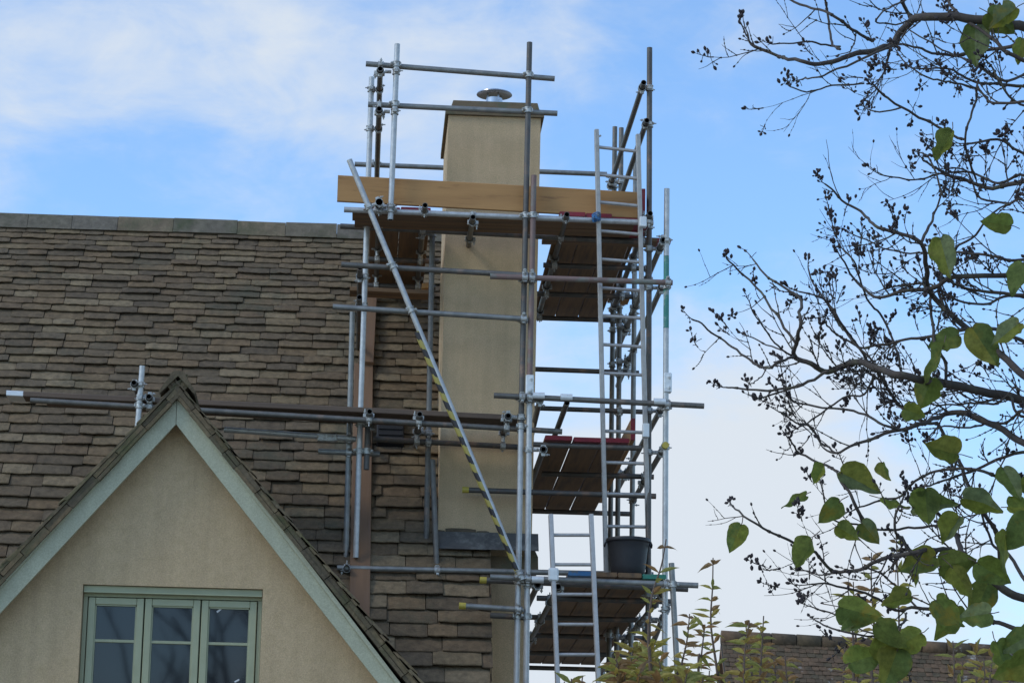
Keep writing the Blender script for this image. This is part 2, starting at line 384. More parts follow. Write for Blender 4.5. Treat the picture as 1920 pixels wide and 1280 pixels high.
u_.build('rear_deck', 'underlay', broof)
# ridge stones: inverted V blocks
mb = MB(); x = XL; rnd = random.Random(11)
prof = [(-.10, -.155), (-.125, -.15), (-.05, .0), (0, .022), (.05, .0), (.125, -.15), (.10, -.155), (0, -.02)]
while x < XR-.05:
    L = min(rnd.uniform(.42, .62), XR-x); dz = rnd.uniform(-.005, .008)
    a = [Vector((x+.003, RY+p[0], RZ+p[1]+.075+dz)) for p in prof]; b_ = [p+Vector((L-.004, 0, rnd.uniform(-.004, .004))) for p in a]
    n_ = len(prof); mb.add(a+b_, [(i, (i+1) % n_, n_+(i+1) % n_, n_+i) for i in range(n_)]+[tuple(range(n_-1, -1, -1)), tuple(range(n_, 2*n_))])
    x += L
mb.build('ridge_capping', 'ridge', house)
# walls of the main body
mb = MB()
wy = EY+.35; wyb = 2*RY-EY-.35; wz = roof_z(wy)-.15; xr = XR-.05
mb.box((XL-1, wy, 0), (xr-XL+1, 0, 0), (0, .3, 0), (0, 0, wz))
mb.box((XL-1, wyb-.3, 0), (xr-XL+1, 0, 0), (0, .3, 0), (0, 0, wz))
gx = xr-.3
a = [(gx, wy+.302, 0), (gx, wyb-.302, 0), (gx, wyb-.302, wz), (gx, RY, RZ-.16), (gx, wy+.302, wz)]
b_ = [(xr, *q[1:]) for q in a]
mb.add(a+b_, [(4, 3, 2, 1, 0), (5, 6, 7, 8, 9)]+[(i, (i+1) % 5, 5+(i+1) % 5, 5+i) for i in range(5)])
mb.build('wall', 'render', house)

# ------------------------------------------------------------------ chimney
cy0, cy1 = .8, 2.12
cl0 = P(841, 217, cy0); cr0 = P(1014, 225, cy0); clb = P(821, 1015, cy0); crb = P(997, 1010, cy0)
zt = (cl0.z+cr0.z)/2+.01; xl_t, xr_t, xl_b, xr_b = cl0.x, cr0.x, clb.x, crb.x
zb = clb.z-.15; xsh = P(1006, 1050, cy0).x
mb = MB()
def hexa(mb, xa0, xa1, ya0, ya1, za, xb0, xb1, yb0, yb1, zb_, mi=0):
    v = [(xa0, ya0, za), (xa1, ya0, za), (xa1, ya1, za), (xa0, ya1, za), (xb0, yb0, zb_), (xb1, yb0, zb_), (xb1, yb1, zb_), (xb0, yb1, zb_)]
    mb.add(v, [(3, 2, 1, 0), (4, 5, 6, 7), (0, 1, 5, 4), (1, 2, 6, 5), (2, 3, 7, 6), (3, 0, 4, 7)], mi)
hexa(mb, xl_b, xr_b, cy0, cy1, zb, xl_t, xr_t, cy0, cy1, zt)
# lower breast standing proud of the gable wall
br = P(991, 1200, cy0+.05).x
hexa(mb, xr, br, cy0+.05, cy1+.3, 0, xr, br, cy0+.05, cy1+.3, zb-.003)
chim = mb.build('chimney', 'chimrender', house)
# oversailing cap: slab, chamfer, upper course
mb = MB(); o_ = .028
hexa(mb, xl_t-o_, xr_t+o_, cy0-o_, cy1+o_, zt+.002, xl_t-o_, xr_t+o_, cy0-o_, cy1+o_, zt+.05)
hexa(mb, xl_t-o_, xr_t+o_, cy0-o_, cy1+o_, zt+.052, xl_t+.02, xr_t-.012, cy0+.012, cy1-.02, zt+.085)
hexa(mb, xl_t+.022, xr_t-.014, cy0+.014, cy1-.022, zt+.087, xl_t+.04, xr_t-.03, cy0+.03, cy1-.04, zt+.15)
cap = mb.build('chimney_cap', 'stonecap', chim)
# steel cowl on the flue
cc = P(927, 176, 1.35); mb = MB(); bz = zt+.15
cx_, cy_ = cc.x, 1.35
dz = cc.z
mb.lathe((cx_, cy_, 0), [(.075, bz), (.075, dz-.05), (.066, dz-.05), (.066, bz)], 28)
for k in range(4):
    a = k*math.pi/2+.5; mb.box((cx_+.07*math.cos(a)-.008, cy_+.07*math.sin(a)-.008, dz-.08), (.016, 0, 0), (0, .016, 0), (0, 0, .075))
mb.lathe((cx_, cy_, 0), [(.004, dz+.034), (.08, dz+.026), (.16, dz-.004), (.163, dz-.013), (.156, dz-.011), (.08, dz+.016), (.004, dz+.022)], 40)
auto_smooth(mb.build('chimney_cowl', 'steel', chim))
# lead apron and side flashing
mb = MB()
fl = c0+N*.055
for i in range(2):
    xa = xl_b-.03+(xsh-xl_b+.03)*i/2; xb = xl_b-.03+(xsh-xl_b+.03)*(i+1)/2+.004
    mb.box((xa, cy0-.012-.003*i, roof_z(cy0)-.02), (xb-xa, 0, 0), (0, .008, 0), (0, 0, .115))
    mb.box(Vector((xa, cy0-.008, roof_z(cy0)))+N*(.118+.003*i)+V*.02, (xb-xa, 0, 0), -V*.20, N*.006)
for k in range(9):
    Y0 = cy0+.02+k*.145
    mb.box((xl_b-.008+ (xl_t-xl_b)*((roof_z(Y0)-zb)/(zt-zb)), Y0, roof_z(Y0)-.1), (.012, 0, 0), (0, .16, 0), (0, 0, .28))
mb.build('lead_flashing', 'lead', chim)
# stone shoulder where the breast steps in beside the stack
mb = MB(); s1 = P(1003, 1020, cy0).x; s2 = P(1009, 1068, cy0).x; z1 = P(1003, 1019, cy0).z; z2 = P(1009, 1070, cy0).z
hexa(mb, XR-.06, s2, cy0-.03, cy1+.32, z2, XR-.06, s2-.004, cy0-.03, cy1+.32, (z1+z2)/2-.002)
hexa(mb, xr_b-.05, s2-.004, cy0-.028, cy1+.31, (z1+z2)/2, xr_b-.04, s1-.03, cy0-.02, cy1+.25, z1)
mb.build('stone_shoulder', 'stonecap', chim)
# small slatted black box on the tiles left of the chimney
vp = on_roof(731, 842); mb = MB()
q = on_roof(705, 846, .05); q2 = on_roof(757, 847, .05)
mb.box(q-N*.02, (q2.x-q.x, 0, 0), V*.36, N*.13, 0, .012)
for k in range(4): mb.box(q+N*.111+V*(.04+k*.075)+Vector((.02, 0, 0)), (q2.x-q.x-.04, 0, 0), V*.02, N*.012)
mb.build('black_roof_box', 'black', house)

# ------------------------------------------------------------------ gabled wing
WY = -2.2
ap_t = P(335, 704, WY)                            # top of the tile verge
ap_o = P(332, 733, WY); ap_i = P(330, 795, WY)
lo_o = P(0, 1092, WY); lo_i = P(0, 1149, WY); ro_o = P(600, 1083, WY); ro_i = P(600, 1140, WY)
lo_t = P(0, 1056, WY); ro_t = P(692, 1146, WY)
def ext(a, b_, k): return a+(b_-a)*k
KL, KR = 2.0, 1.75
# rendered gable wall behind the bargeboards with a real window opening
WF = WY+.16
def G(x, y): return P(x, y, WF)
Lw, Rw = ext(ap_i, lo_i, 1.55), ext(ap_i, ro_i, 1.75)
wl_x, wr_x = G(150, 1200).x, G(489, 1200).x; wtop = (G(150, 1094).z+G(489, 1104).z)/2; wbot = wtop-1.25
th = .28
A_ = ap_o+Vector((0, .16, -.04)); sL = (lo_o-ap_o); sR = (ro_o-ap_o)
def roofline(x):                                  # height of the wall's top at x
    d = x-A_.x
    return A_.z + (sL.z/sL.x*d if d < 0 else sR.z/sR.x*d) - .015
xa, xb = A_.x-3.05, A_.x+2.75
mb = MB()
def slab(x0, x1, zf0, zf1, z0=None):              # wall strip between x0 and x1
    zl0, zl1 = (z0, z0) if z0 is not None else (0, 0)
    v = [(x0, WF, zl0), (x1, WF, zl1), (x1, WF, zf1), (x0, WF, zf0)]
    v += [(p[0], WF+th, p[2]) for p in v]
    mb.add(v, [(0, 1, 2, 3), (7, 6, 5, 4), (0, 4, 5, 1), (1, 5, 6, 2), (2, 6, 7, 3), (3, 7, 4, 0)])
slab(xa, wl_x, roofline(xa), roofline(wl_x))
slab(wl_x, A_.x, roofline(wl_x), roofline(A_.x), wtop)
slab(A_.x, wr_x, roofline(A_.x), roofline(wr_x), wtop)
slab(wr_x, xb, roofline(wr_x), roofline(xb))
slab(wl_x, wr_x, wbot, wbot)
slab2 = mb
for xx in (xa, xb-.28):                            # return walls of the wing
    mb.box((xx, WF+th+.002, 0), (.28, 0, 0), (0, wy-WF-th-.004, 0), (0, 0, roofline(xx+.28 if xx == xa else xx)-.02))
mb.build('gable_wall', 'render', house)
# bargeboards
def strip(p0, p1, q0, q1, y0, y1):
    """board between outer line p0-p1 and inner line q0-q1, from depth y0 to y1"""
    a = [Vector((p.x, y0, p.z)) for p in (p0, p1, q1, q0)]; b_ = [Vector((p.x, y1, p.z)) for p in (p0, p1, q1, q0)]
    return a+b_
def fixf(v, f_, mb, mi=0): mb.add(v, f_, mi)
BOX6 = [(0, 1, 2, 3), (7, 6, 5, 4), (0, 4, 5, 1), (1, 5, 6, 2), (2, 6, 7, 3), (3, 7, 4, 0)]
for nm, oo, ii, K in (('l', lo_o, lo_i, KL), ('r', ro_o, ro_i, KR)):
    mb = MB(); o1 = ext(ap_o, oo, K*.98 if nm == 'l' else K); i1 = ext(ap_i, ii, K*.98 if nm == 'l' else K)
    k = .002 if nm == 'r' else -.002; sh = Vector((k, 0, 0))
    mb.add(strip(ap_o+sh, o1, ap_i+sh, i1, WY, WY+.035), BOX6)
    # raised cover mould along the top edge
    m1 = ap_o+(ap_i-ap_o)*.22+sh; m2 = o1+(i1-o1)*.22
    mb.add(strip(ap_o+sh, o1, m1, m2, WY-.022, WY-.002), BOX6)
    # soffit back to the wall
    s1_ = ap_o+(ap_i-ap_o)*.30+sh; s2_ = o1+(i1-o1)*.30; s3_ = ap_o+(ap_i-ap_o)*.42+sh; s4_ = o1+(i1-o1)*.42
    mb.add(strip(s1_, s2_, s3_, s4_, WY+.037, WF-.003), BOX6)
    o = mb.build('bargeboard', 'sage', house)
# wing roof slopes
wr_len = WYE+1.2-WY
def wing_slope(side):
    oo = lo_t if side < 0 else ro_t
    d = Vector((oo.x-ap_t.x, 0, oo.z-ap_t.z)); d.normalize()
    L = 4.6 if side < 0 else 4.2
    e = ap_t + d*L
    if side < 0: o = Vector((e.x, WY+wr_len, e.z)); U = (0, -1, 0)
    else: o = Vector((e.x, WY-.055, e.z)); U = (0, 1, 0)
    def cl(u, s):
        Y = o.y + (-u if side < 0 else u); z = e.z + (-d.z)*s
        return z > roof_z(Y)-.25
    dn = Vector((d.x, 0, d.z)); Nn = Vector(U).cross(-dn).normalized()
    oo_ = o - Nn*.055
    r_ = tiled('wing_roof', 'tile_moss', oo_, U, -dn, wr_len+.055, L+.01, house, .20, .12, .17, .4, cl, seed=20+side, th=(.020, .030), tail=.95)
    m2 = MB(); p = oo_ - Nn*.045
    m2.box(p+Vector((0, .055 if side > 0 else 0, 0))+Vector(U)*0, Vector(U)*(wr_len-.06 if side > 0 else wr_len-.01), -dn*L, Nn*.043)
    m2.build('roof_deck', 'underlay', r_)
    # bedded undercloak stones along the verge
    m3 = MB(); rr = random.Random(40+side); s = 0
    while s < L-.05:
        l_ = rr.uniform(.14, .3); l_ = min(l_, L-s)
        m3.box(Vector((e.x, WY-.052+rr.uniform(-.012, .008), e.z))-Nn*(.118+rr.uniform(0, .006)) - dn*s, -dn*(l_-.004), Vector((0, .2, 0)), Nn*.026)
        m3.box(Vector((e.x, WY-.045+rr.uniform(-.01, .006), e.z))-Nn*(.0915) - dn*s, -dn*(l_-.006), Vector((0, .2, 0)), Nn*.034)
        s += l_
    m3.build('verge_stones', 'tile_moss', r_)
wing_slope(-1); wing_slope(1)
mb = MB(); y = WY-.075; rnd = random.Random(5)
prof = [(-.16, -.19), (-.175, -.175), (-.05, .02), (0, .03), (.05, .02), (.175, -.175), (.16, -.19), (0, -.02)]
while y < WYE+.4:
    L = rnd.uniform(.4, .5); a = [Vector((ap_t.x+p[0]*.8, y+.003, ap_t.z+p[1]*.8)) for p in prof]; b_ = [p+Vector((0, L-.006, 0)) for p in a]; n_ = 8
    mb.add(a+b_, [((i+1) % n_, i, n_+i, n_+(i+1) % n_) for i in range(n_)]+[tuple(range(n_)), tuple(range(2*n_-1, n_-1, -1))]); y += L
mb.build('wing_ridge_capping', 'tile_moss', house)

# window of three casements in the gable
FY = WF+.075
def Wp(x, y): return P(x, y, FY)
win = None
mb = MB()
W0, W1 = wl_x+.004, wr_x-.004; top = wtop-.004; bot = wbot+.004
# head: projecting drip board then frame
mb.box((W0, FY-.045, top-.045), (W1-W0, 0, 0), (0, .044, 0), (0, 0, .045))
mb.box((W0+.003, FY-.062, top-.052), (W1-W0-.006, 0, 0), (0, .06, 0), (0, 0, .008))
mb.box((W0, FY, top-.075), (W1-W0, 0, 0), (0, .07, 0), (0, 0, .074))
mb.box((W0, FY, bot), (.03, 0, 0), (0, .07, 0), (0, 0, top-.077-bot)); mb.box((W1-.03, FY, bot), (.03, 0, 0), (0, .07, 0), (0, 0, top-.077-bot))
mb.box((W0+.032, FY, bot), (W1-W0-.064, 0, 0), (0, .07, 0), (0, 0, .05))
win = mb.build('window', 'sagewin', house)
cw = (W1-W0-.064)/3
for k in range(3):
    x0 = W0+.032+k*cw+.005; x1 = x0+cw-.010; z1 = top-.082; z0 = bot+.056; bw = .052; y0 = FY-.012
    mb = MB()
    mb.box((x0, y0, z0), (bw, 0, 0), (0, .05, 0), (0, 0, z1-z0), 0, .004); mb.box((x1-bw, y0, z0), (bw, 0, 0), (0, .05, 0), (0, 0, z1-z0), 0, .004)
    mb.box((x0+bw+.001, y0+.001, z1-bw), (x1-x0-2*bw-.002, 0, 0), (0, .048, 0), (0, 0, bw), 0, .004); mb.box((x0+bw+.001, y0+.001, z0), (x1-x0-2*bw-.002, 0, 0), (0, .048, 0), (0, 0, bw), 0, .004)
    # inner bead
    for (a, c, b1, d1) in ((x0+bw, z0+bw, .009, z1-z0-2*bw), (x1-bw-.009, z0+bw, .009, z1-z0-2*bw), (x0+bw, z1-bw-.009, x1-x0-2*bw, .009)):
        mb.box((a, y0+.012, c), (b1, 0, 0), (0, .02, 0), (0, 0, d1))
    zb1 = P(300, 1203, FY).z - (0.0)
    mb.box((x0+bw+.001, y0+.014, zb1-.011), (x1-x0-2*bw-.002, 0, 0), (0, .026, 0), (0, 0, .022), 0, .003)
    mb.build('casement', 'sagewin', win)
    mesh('pane', [(x0+bw, y0+.03, z0+bw), (x1-bw, y0+.03, z0+bw), (x1-bw, y0+.03, z1-bw), (x0+bw, y0+.03, z1-bw)], [(0, 1, 2, 3)], 'glass', win)
mb = MB(); mb.box((W0+.001, FY+.075, bot), (W1-W0-.002, 0, 0), (0, .01, 0), (0, 0, top-bot)); mb.build('unlit_room_panel', 'dark', win)  # dark sheet standing in for the unlit room behind the panes
s_ = []
for (x, y, an, sz) in ((302, 1136, .3, .022), (411, 1143, .7, .03), (444, 1275, .5, .026)):
    c = Wp(x, y); c.y = FY+.014; dx = Vector((math.cos(an), 0, math.sin(an)))*sz*1.5; dy = Vector((-math.sin(an), 0, math.cos(an)))*sz*.45
    s_.append((c, dx, dy))
mb = MB()
for c, dx, dy in s_:
    mb = MB(); mb.box(c-dx/2-dy/2, dx, dy, Vector((0, -.001, 0))); mb.build('glazing_label', 'sticker', win)

# ------------------------------------------------------------------ scaffold
scaf = thing('scaffold', 'steel tube scaffold tower round the ochre chimney with a walkway over the roof', 'scaffold', Vector((.3, .2, 0)))
TR = .02415
TUBES = []
def tube(name, a, b_, m='galv', capA=None, ground=False, r=TR, couple=True, label=None):
    a, b_ = Vector(a), Vector(b_)
    if ground:
        d = b_-a; b_ = a + d*((.0-a.z)/d.z)
    mb = MB(); x, y = mb.frame(b_-a); n = 16; v = []
    ri = r*.82; dn = (b_-a).normalized()
    dep = min(.12, (b_-a).length*.3)
    for p, q in ((a+dn*dep, ri), (a, ri), (a+dn*.0001, r), (b_-dn*.0001, r), (b_, ri), (b_-dn*dep, ri)):
        for i in range(n): t = 2*math.pi*i/n; v.append(p+x*q*math.cos(t)+y*q*math.sin(t))
    f_ = []; mi = []
    for j in range(5):
        for i in range(n): f_.append((j*n+i, j*n+(i+1) % n, (j+1)*n+(i+1) % n, (j+1)*n+i)); mi.append(1 if j in (0, 4) else 0)
    f_.append(tuple(range(n-1, -1, -1))); mi.append(1); f_.append(tuple(range(5*n, 6*n))); mi.append(1)
    o = mesh(name, v, f_, [m, 'tube_in'], scaf, False, None, mi)
    auto_smooth(o, 50)
    if label: o['label'] = label
    if capA:
        for e, dd in ((a, dn),) if capA == 'a' else ((b_, -dn),):
            c = MB(); c.cyl(e-dd*.006, e+dd*.05, r+.004, n=16); auto_smooth(c.build('end_cap', 'yellow', o))
    if couple: TUBES.append((o, a, b_))
    return o
def T(name, x1, y1, Y1, x2, y2, Y2=None, m='galv', **k):
    return tube(name, P(x1, y1, Y1), P(x2, y2, Y1 if Y2 is None else Y2), m, **k)
def RT(x, y, Y0, L, m='mid', name='transom', dx=0, **k):
    a = P(x, y, Y0); return tube(name, a, a+Vector((dx, L, 0)), m, **k)
# standards
T('standard', 697, 145, .5, 667, 1045, .5, m='bright')
T('standard', 661, 585, .62, 648, 1062, .62, m='galv')
T('standard', 745, 83, 0, 732, 412, 0, m='bright')
T('standard', 993, 80, 0, 977, 792, 0, m='dull')
T('standard', 977, 794, 0, 968, 1280, 0, m='bright', ground=True)
T('standard', 1001, 329, -.02, 993, 722, -.02, m='rust', label='rust red standard with faded green top')
T('standard', 993, 724, -.02, 986.5, 1280, -.02, m='bright', ground=True)
T('standard', 1218, 90, .32, 1215, 1280, .32, m='dull', ground=True)
T('standard', 1250.5, 354, .05, 1249.5, 480, .05, m='bright')
T('standard', 1249.5, 480.5, .05, 1249, 615, .05, m='greenp', label='green painted length of the right corner standard')
T('standard', 1249, 615.5, .05, 1246, 1280, .05, m='bright', ground=True)
T('standard', 1259, 1055, -.09, 1271, 1280, -.09, m='galv', ground=True)
T('standard', 1153, 238, 3.35, 1142, 1200, 3.35, m='mid', ground=True)
T('standard', 1165, 240, 3.2, 1156, 1200, 3.2, m='mid', ground=True)
T('standard', 1192, 285, 2.7, 1183, 1200, 2.7, m='galv', ground=True)
T('standard', 811, 435, .74, 799, 1032, .74, m='mid')
T('standard', 811, 862, .62, 820, 1090, .56, m='mid')
T('standard', 267, 686, .08, 258, 800, .08, m='bright')
T('standard', 690, 795, .5, 687, 880, .5, m='dull')
T('standard', 1208, 1160, 2.3, 1213, 1280, 2.3, m='dull', ground=True)
# guard rails and ledgers of the front
T('guard_rail', 686, 120, .054, 1040, 148, .054, m='galv')
T('guard_rail', 690, 196, .054, 1045, 213, .054, m='galv')
T('guard_rail', 665, 308, 2.75, 1138, 327, 2.75, m='galv')
T('ledger', 645, 393, .056, 1225, 418, .056, m='bright')
T('ledger', 638, 424, .585, 1215, 454, .585, m='mid')
T('ledger', 640, 496, -.056, 1000, 517, -.056, m='mid')
T('ledger', 919, 518, -.085, 1261, 530, -.085, m='rust')
T('guard_rail', 624, 575, -.052, 987, 598, -.052, m='galv')
T('guard_rail', 900, 688, 3.1, 1198, 699, 3.1, m='dull')
T('ledger', 926, 741, -.075, 1320, 761, -.075, m='mid')
T('guard_rail', 900, 761, 3.1, 1209, 772, 3.1, m='dull')
T('ledger', 57, 750, .13, 1054, 809, .13, m='mid')
T('ledger', 420, 805, .56, 668, 823, .56, m='bright')
T('ledger', 597, 846, .60, 712, 851, .60, m='galv')
T('ledger', 700, 823, .70, 978, 838, .70, m='dull')
T('ledger', 1000, 833, .55, 1202, 840, .55, m='mid')
T('ledger', 868, 918, .62, 1230, 930, .62, m='dull', capA='a')
T('ledger', 632, 1064, .48, 1225, 1077, .48, m='galv')
T('ledger', 919, 1081, -.075, 1309, 1097, -.075, m='galv')
T('ledger', 901, 1087, .06, 1290, 1104, .06, m='mid', capA='a')
T('ledger', 862, 1135, -.052, 980, 1142, -.052, m='galv', capA='a')
T('ledger', 919, 1153, .06, 988, 1157, .06, m='dull')
T('ledger', 470, 815, .9, 560, 820, .9, m='galv') if False else None
# transoms under the three platforms (seen as dark bars across the boards)
zTop = P(1100, 421, .056).z+.03; zMid = P(1100, 836, .55).z+.03; zLow = P(1150, 1091, -.02).z+.045
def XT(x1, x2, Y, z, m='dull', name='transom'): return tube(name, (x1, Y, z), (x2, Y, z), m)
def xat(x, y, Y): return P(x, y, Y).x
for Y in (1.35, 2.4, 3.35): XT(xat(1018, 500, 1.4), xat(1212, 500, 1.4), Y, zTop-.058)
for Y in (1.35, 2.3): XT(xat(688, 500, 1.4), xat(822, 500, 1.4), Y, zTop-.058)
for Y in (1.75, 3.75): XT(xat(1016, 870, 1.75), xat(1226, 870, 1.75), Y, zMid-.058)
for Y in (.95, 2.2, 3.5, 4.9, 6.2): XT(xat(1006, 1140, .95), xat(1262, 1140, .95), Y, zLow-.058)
# tubes running away from the viewer
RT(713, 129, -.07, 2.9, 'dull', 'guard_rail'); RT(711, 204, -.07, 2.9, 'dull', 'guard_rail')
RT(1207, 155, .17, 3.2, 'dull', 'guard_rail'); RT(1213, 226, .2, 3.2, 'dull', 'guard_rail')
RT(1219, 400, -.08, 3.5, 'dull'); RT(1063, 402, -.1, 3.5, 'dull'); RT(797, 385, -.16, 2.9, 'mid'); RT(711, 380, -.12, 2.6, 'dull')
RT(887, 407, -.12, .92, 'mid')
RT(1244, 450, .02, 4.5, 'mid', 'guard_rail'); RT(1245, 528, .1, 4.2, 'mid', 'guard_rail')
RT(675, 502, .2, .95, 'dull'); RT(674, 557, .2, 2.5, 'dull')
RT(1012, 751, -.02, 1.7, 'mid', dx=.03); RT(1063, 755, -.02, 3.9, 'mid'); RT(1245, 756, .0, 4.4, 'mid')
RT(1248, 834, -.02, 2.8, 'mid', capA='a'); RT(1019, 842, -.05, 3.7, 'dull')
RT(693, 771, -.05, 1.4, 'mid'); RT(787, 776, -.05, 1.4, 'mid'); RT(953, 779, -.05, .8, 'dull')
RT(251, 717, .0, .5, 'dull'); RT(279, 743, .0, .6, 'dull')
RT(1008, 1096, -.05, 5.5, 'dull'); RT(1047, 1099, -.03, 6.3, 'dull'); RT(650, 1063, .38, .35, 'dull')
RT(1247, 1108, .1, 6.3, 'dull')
T('brace', 1250, 1140, .02, 1216, 1225, 1.3, m='mid')
br_ = T('brace', 655, 300, -.115, 976, 1080, -.115, m='bright')
# striped tape wound on the lower half of the brace
mb = MB(); a, b_ = P(782, 622, -.115), P(973, 1076, -.115); x, y = mb.frame(b_-a); n = 20; K = 40
vv = []; uu = []
for j in range(K+1):
    for i in range(n+1):
        t = 2*math.pi*i/n; p = a.lerp(b_, j/K); rr = TR+.0018+.0006*math.sin(j*1.7+t*2)
        vv.append(p+x*rr*math.cos(t)+y*rr*math.sin(t)); uu.append((i/n, (b_-a).length*j/K))
ff = [(j*(n+1)+i, j*(n+1)+i+1, (j+1)*(n+1)+i+1, (j+1)*(n+1)+i) for j in range(K) for i in range(n)]
mesh('hazard_tape', vv, ff, 'tape', br_, True, uu)
# couplers wherever two tubes cross
def closest(a, b_, c, d):
    u, v, w_ = b_-a, d-c, a-c; A, B, C, D, E = u.dot(u), u.dot(v), v.dot(v), u.dot(w_), v.dot(w_)
    den = A*C-B*B
    if den < 1e-6*A*C: return None
    s, t = (B*E-C*D)/den, (A*E-B*D)/den
    return s, t
rnd = random.Random(2); nc = 0
for i in range(len(TUBES)):
    for j in range(i+1, len(TUBES)):
        o1, a, b_ = TUBES[i]; o2, c, d = TUBES[j]
        r_ = closest(a, b_, c, d)
        if not r_: continue
        s, t = r_; l1, l2 = (b_-a).length, (d-c).length
        if not (-.02/l1 < s < 1+.02/l1 and -.02/l2 < t < 1+.02/l2): continue
        p, q = a+(b_-a)*s, c+(d-c)*t; D = (q-p).length
        if D > .15 or p.z < 3.6: continue
        d1, d2 = (b_-a).normalized(), (d-c).normalized()
        if d1.cross(d2).length < .3: continue
        nrm = (q-p).normalized() if D > .004 else d1.cross(d2).normalized()
        mb = MB(); hw = .024
        for cpt, ax, oth, sg in ((p, d1, d2, 1), (q, d2, d1, -1)):
            mb.cyl(cpt-ax*hw, cpt+ax*hw, TR+.0065, n=14)
            for e in (-1, 1): mb.cyl(cpt+ax*e*hw, cpt+ax*e*(hw-.007), TR+.0105, n=14)
            side = oth*(1 if rnd.random() < .5 else -1)
            bp = cpt+side*(TR+.016)
            mb.box(bp-side*.013-ax*.014-nrm*.017, side*.026, ax*.028, nrm*.034, 0, .003)
            nv = -nrm*sg; st = rnd.uniform(.045, .06)
            mb.cyl(bp, bp+nv*st, .0055, n=8); mb.cyl(bp+nv*.026, bp+nv*.038, .0115, n=6)
            fl_ = cpt-side*(TR+.010); mb.box(fl_-side*.007-ax*.016-nrm*.02, side*.014, ax*.032, nrm*.04, 0, .003)
        if D > 2*TR: mb.cyl(p.lerp(q, .3), p.lerp(q, .7), .017, n=8)
        auto_smooth(mb.build('coupler', 'fit', o1), 35); nc += 1
print('couplers', nc, 'tubes', len(TUBES))
# pale sleeve couplers joining standards end to end
for (x, y, Y) in ((993, 722, -.02), (1251.5, 718, .05)):
    c = P(x, y, Y); mb = MB(); mb.box(c+Vector((-.034, -.034, -.085)), (.068, 0, 0), (0, .068, 0), (0, 0, .17), 0, .008)
    for z in (-.045, .045):
        mb.cyl(c+Vector((.012, -.03, z)), c+Vector((.012, -.056, z)), .014, n=6); mb.cyl(c+Vector((.012, -.05, z)), c+Vector((.012, -.075, z)), .006, n=8)
    mb.build('sleeve_coupler', 'whitefit', scaf)
c = P(650, 822, .56); mb = MB(); mb.box(c+Vector((-.25, -.034, -.034)), (.17, 0, 0), (0, .068, 0), (0, 0, .068), 0, .008)
for k in (-.2, -.13): mb.cyl(c+Vector((k, -.03, -.01)), c+Vector((k, -.05, -.01)), .012, n=6)
mb.build('sleeve_coupler', 'fit', scaf)
for (x, y) in ((1010, 742), (1062, 745), (1237, 753), (1008, 1086)):   # pale saddle clips over the front ledger
    c = P(x, y, -.08); mb = MB(); mb.cyl(c-Vector((.05, 0, 0)), c+Vector((.05, 0, 0)), TR+.006, n=16); auto_smooth(mb.build('saddle_clip', 'whitefit', scaf))

# ------------------------------------------------------------------ boards
def board(name, label, cat, o, a, b_, c, m, endm=None, ends='a', parent=None, group=None, band=.10, warp=.004, seed=0):
    """a plank: corner o, long edge a, width b_, thickness c; painted bands at its ends"""
    o, a, b_, c = Vector(o), Vector(a), Vector(b_), Vector(c); L = a.length; d = a/L
    if d.cross(b_).dot(c) < 0: o = o+b_; b_ = -b_
    rr = random.Random(seed); ph = rr.uniform(0, 6); v = []; f_ = []; mi = []
    ts = sorted({0, min(band, L*.4)/L, .3, .5, .7, 1-min(band, L*.4)/L, 1}); ch = .12
    ring = [(0, ch), (ch*.2, 0), (1-ch*.2, 0), (1, ch), (1, 1-ch), (1-ch*.2, 1), (ch*.2, 1), (0, 1-ch)]
    for t in ts:
        bow = c.normalized()*warp*math.sin(ph+t*4)
        for p, q in ring: v.append(o+a*t+b_*p+c*q+bow)
    n = 8
    for j in range(len(ts)-1):
        mk = 1 if endm and ((j == 0 and 'a' in ends) or (j == len(ts)-2 and 'b' in ends)) else 0
        for i in range(n): f_.append((j*n+i, j*n+(i+1) % n, (j+1)*n+(i+1) % n, (j+1)*n+i)); mi.append(mk)
    f_.append(tuple(range(n-1, -1, -1))); mi.append(1 if endm and 'a' in ends else 0)
    f_.append(tuple(range((len(ts)-1)*n, len(ts)*n))); mi.append(1 if endm and 'b' in ends else 0)
    ob = mesh(name, v, f_, [m] + ([endm] if endm else []), parent, False, None, mi)
    if label: ob['label'] = label
    if cat: ob['category'] = cat
    if group: ob['group'] = group
    return ob
BT = .038
# top toe boards (nailed up: parts of the scaffold)
def toe(x1, y1t, y1b, x2, y2t, y2b, Y, m='pine'):
    a = P(x1, y1b, Y); b_ = P(x2, y2b, Y); hgt = (P(x1, y1t, Y).z-a.z)
    return board('toe_board', None, None, a, b_-a, Vector((0, 0, hgt)), Vector((0, .034, 0)), m, parent=scaf, seed=x1, warp=.003)
toe(632, 328, 377, 1197, 361, 409, .085).__setitem__('label', 'long new pine toe board along the front of the top platform')
q = P(1202, 400, .12); board('toe_board', None, None, q, (0, 3.2, 0), (.036, 0, 0), (0, 0, .225), 'board', 'red', 'a', scaf, band=.25)['label'] = 'toe board with a crimson end beside the right standard'
q = P(1183, 822, .55); q.z = zMid+BT+.002; board('toe_board', None, None, q, (0, 3.2, 0), (.036, 0, 0), (0, 0, .19), 'pine', 'red', 'a', scaf, band=.03)['label'] = 'upright toe board with crimson end on the middle platform'
ordn = ['leftmost', 'second', 'third', 'fourth', 'fifth']
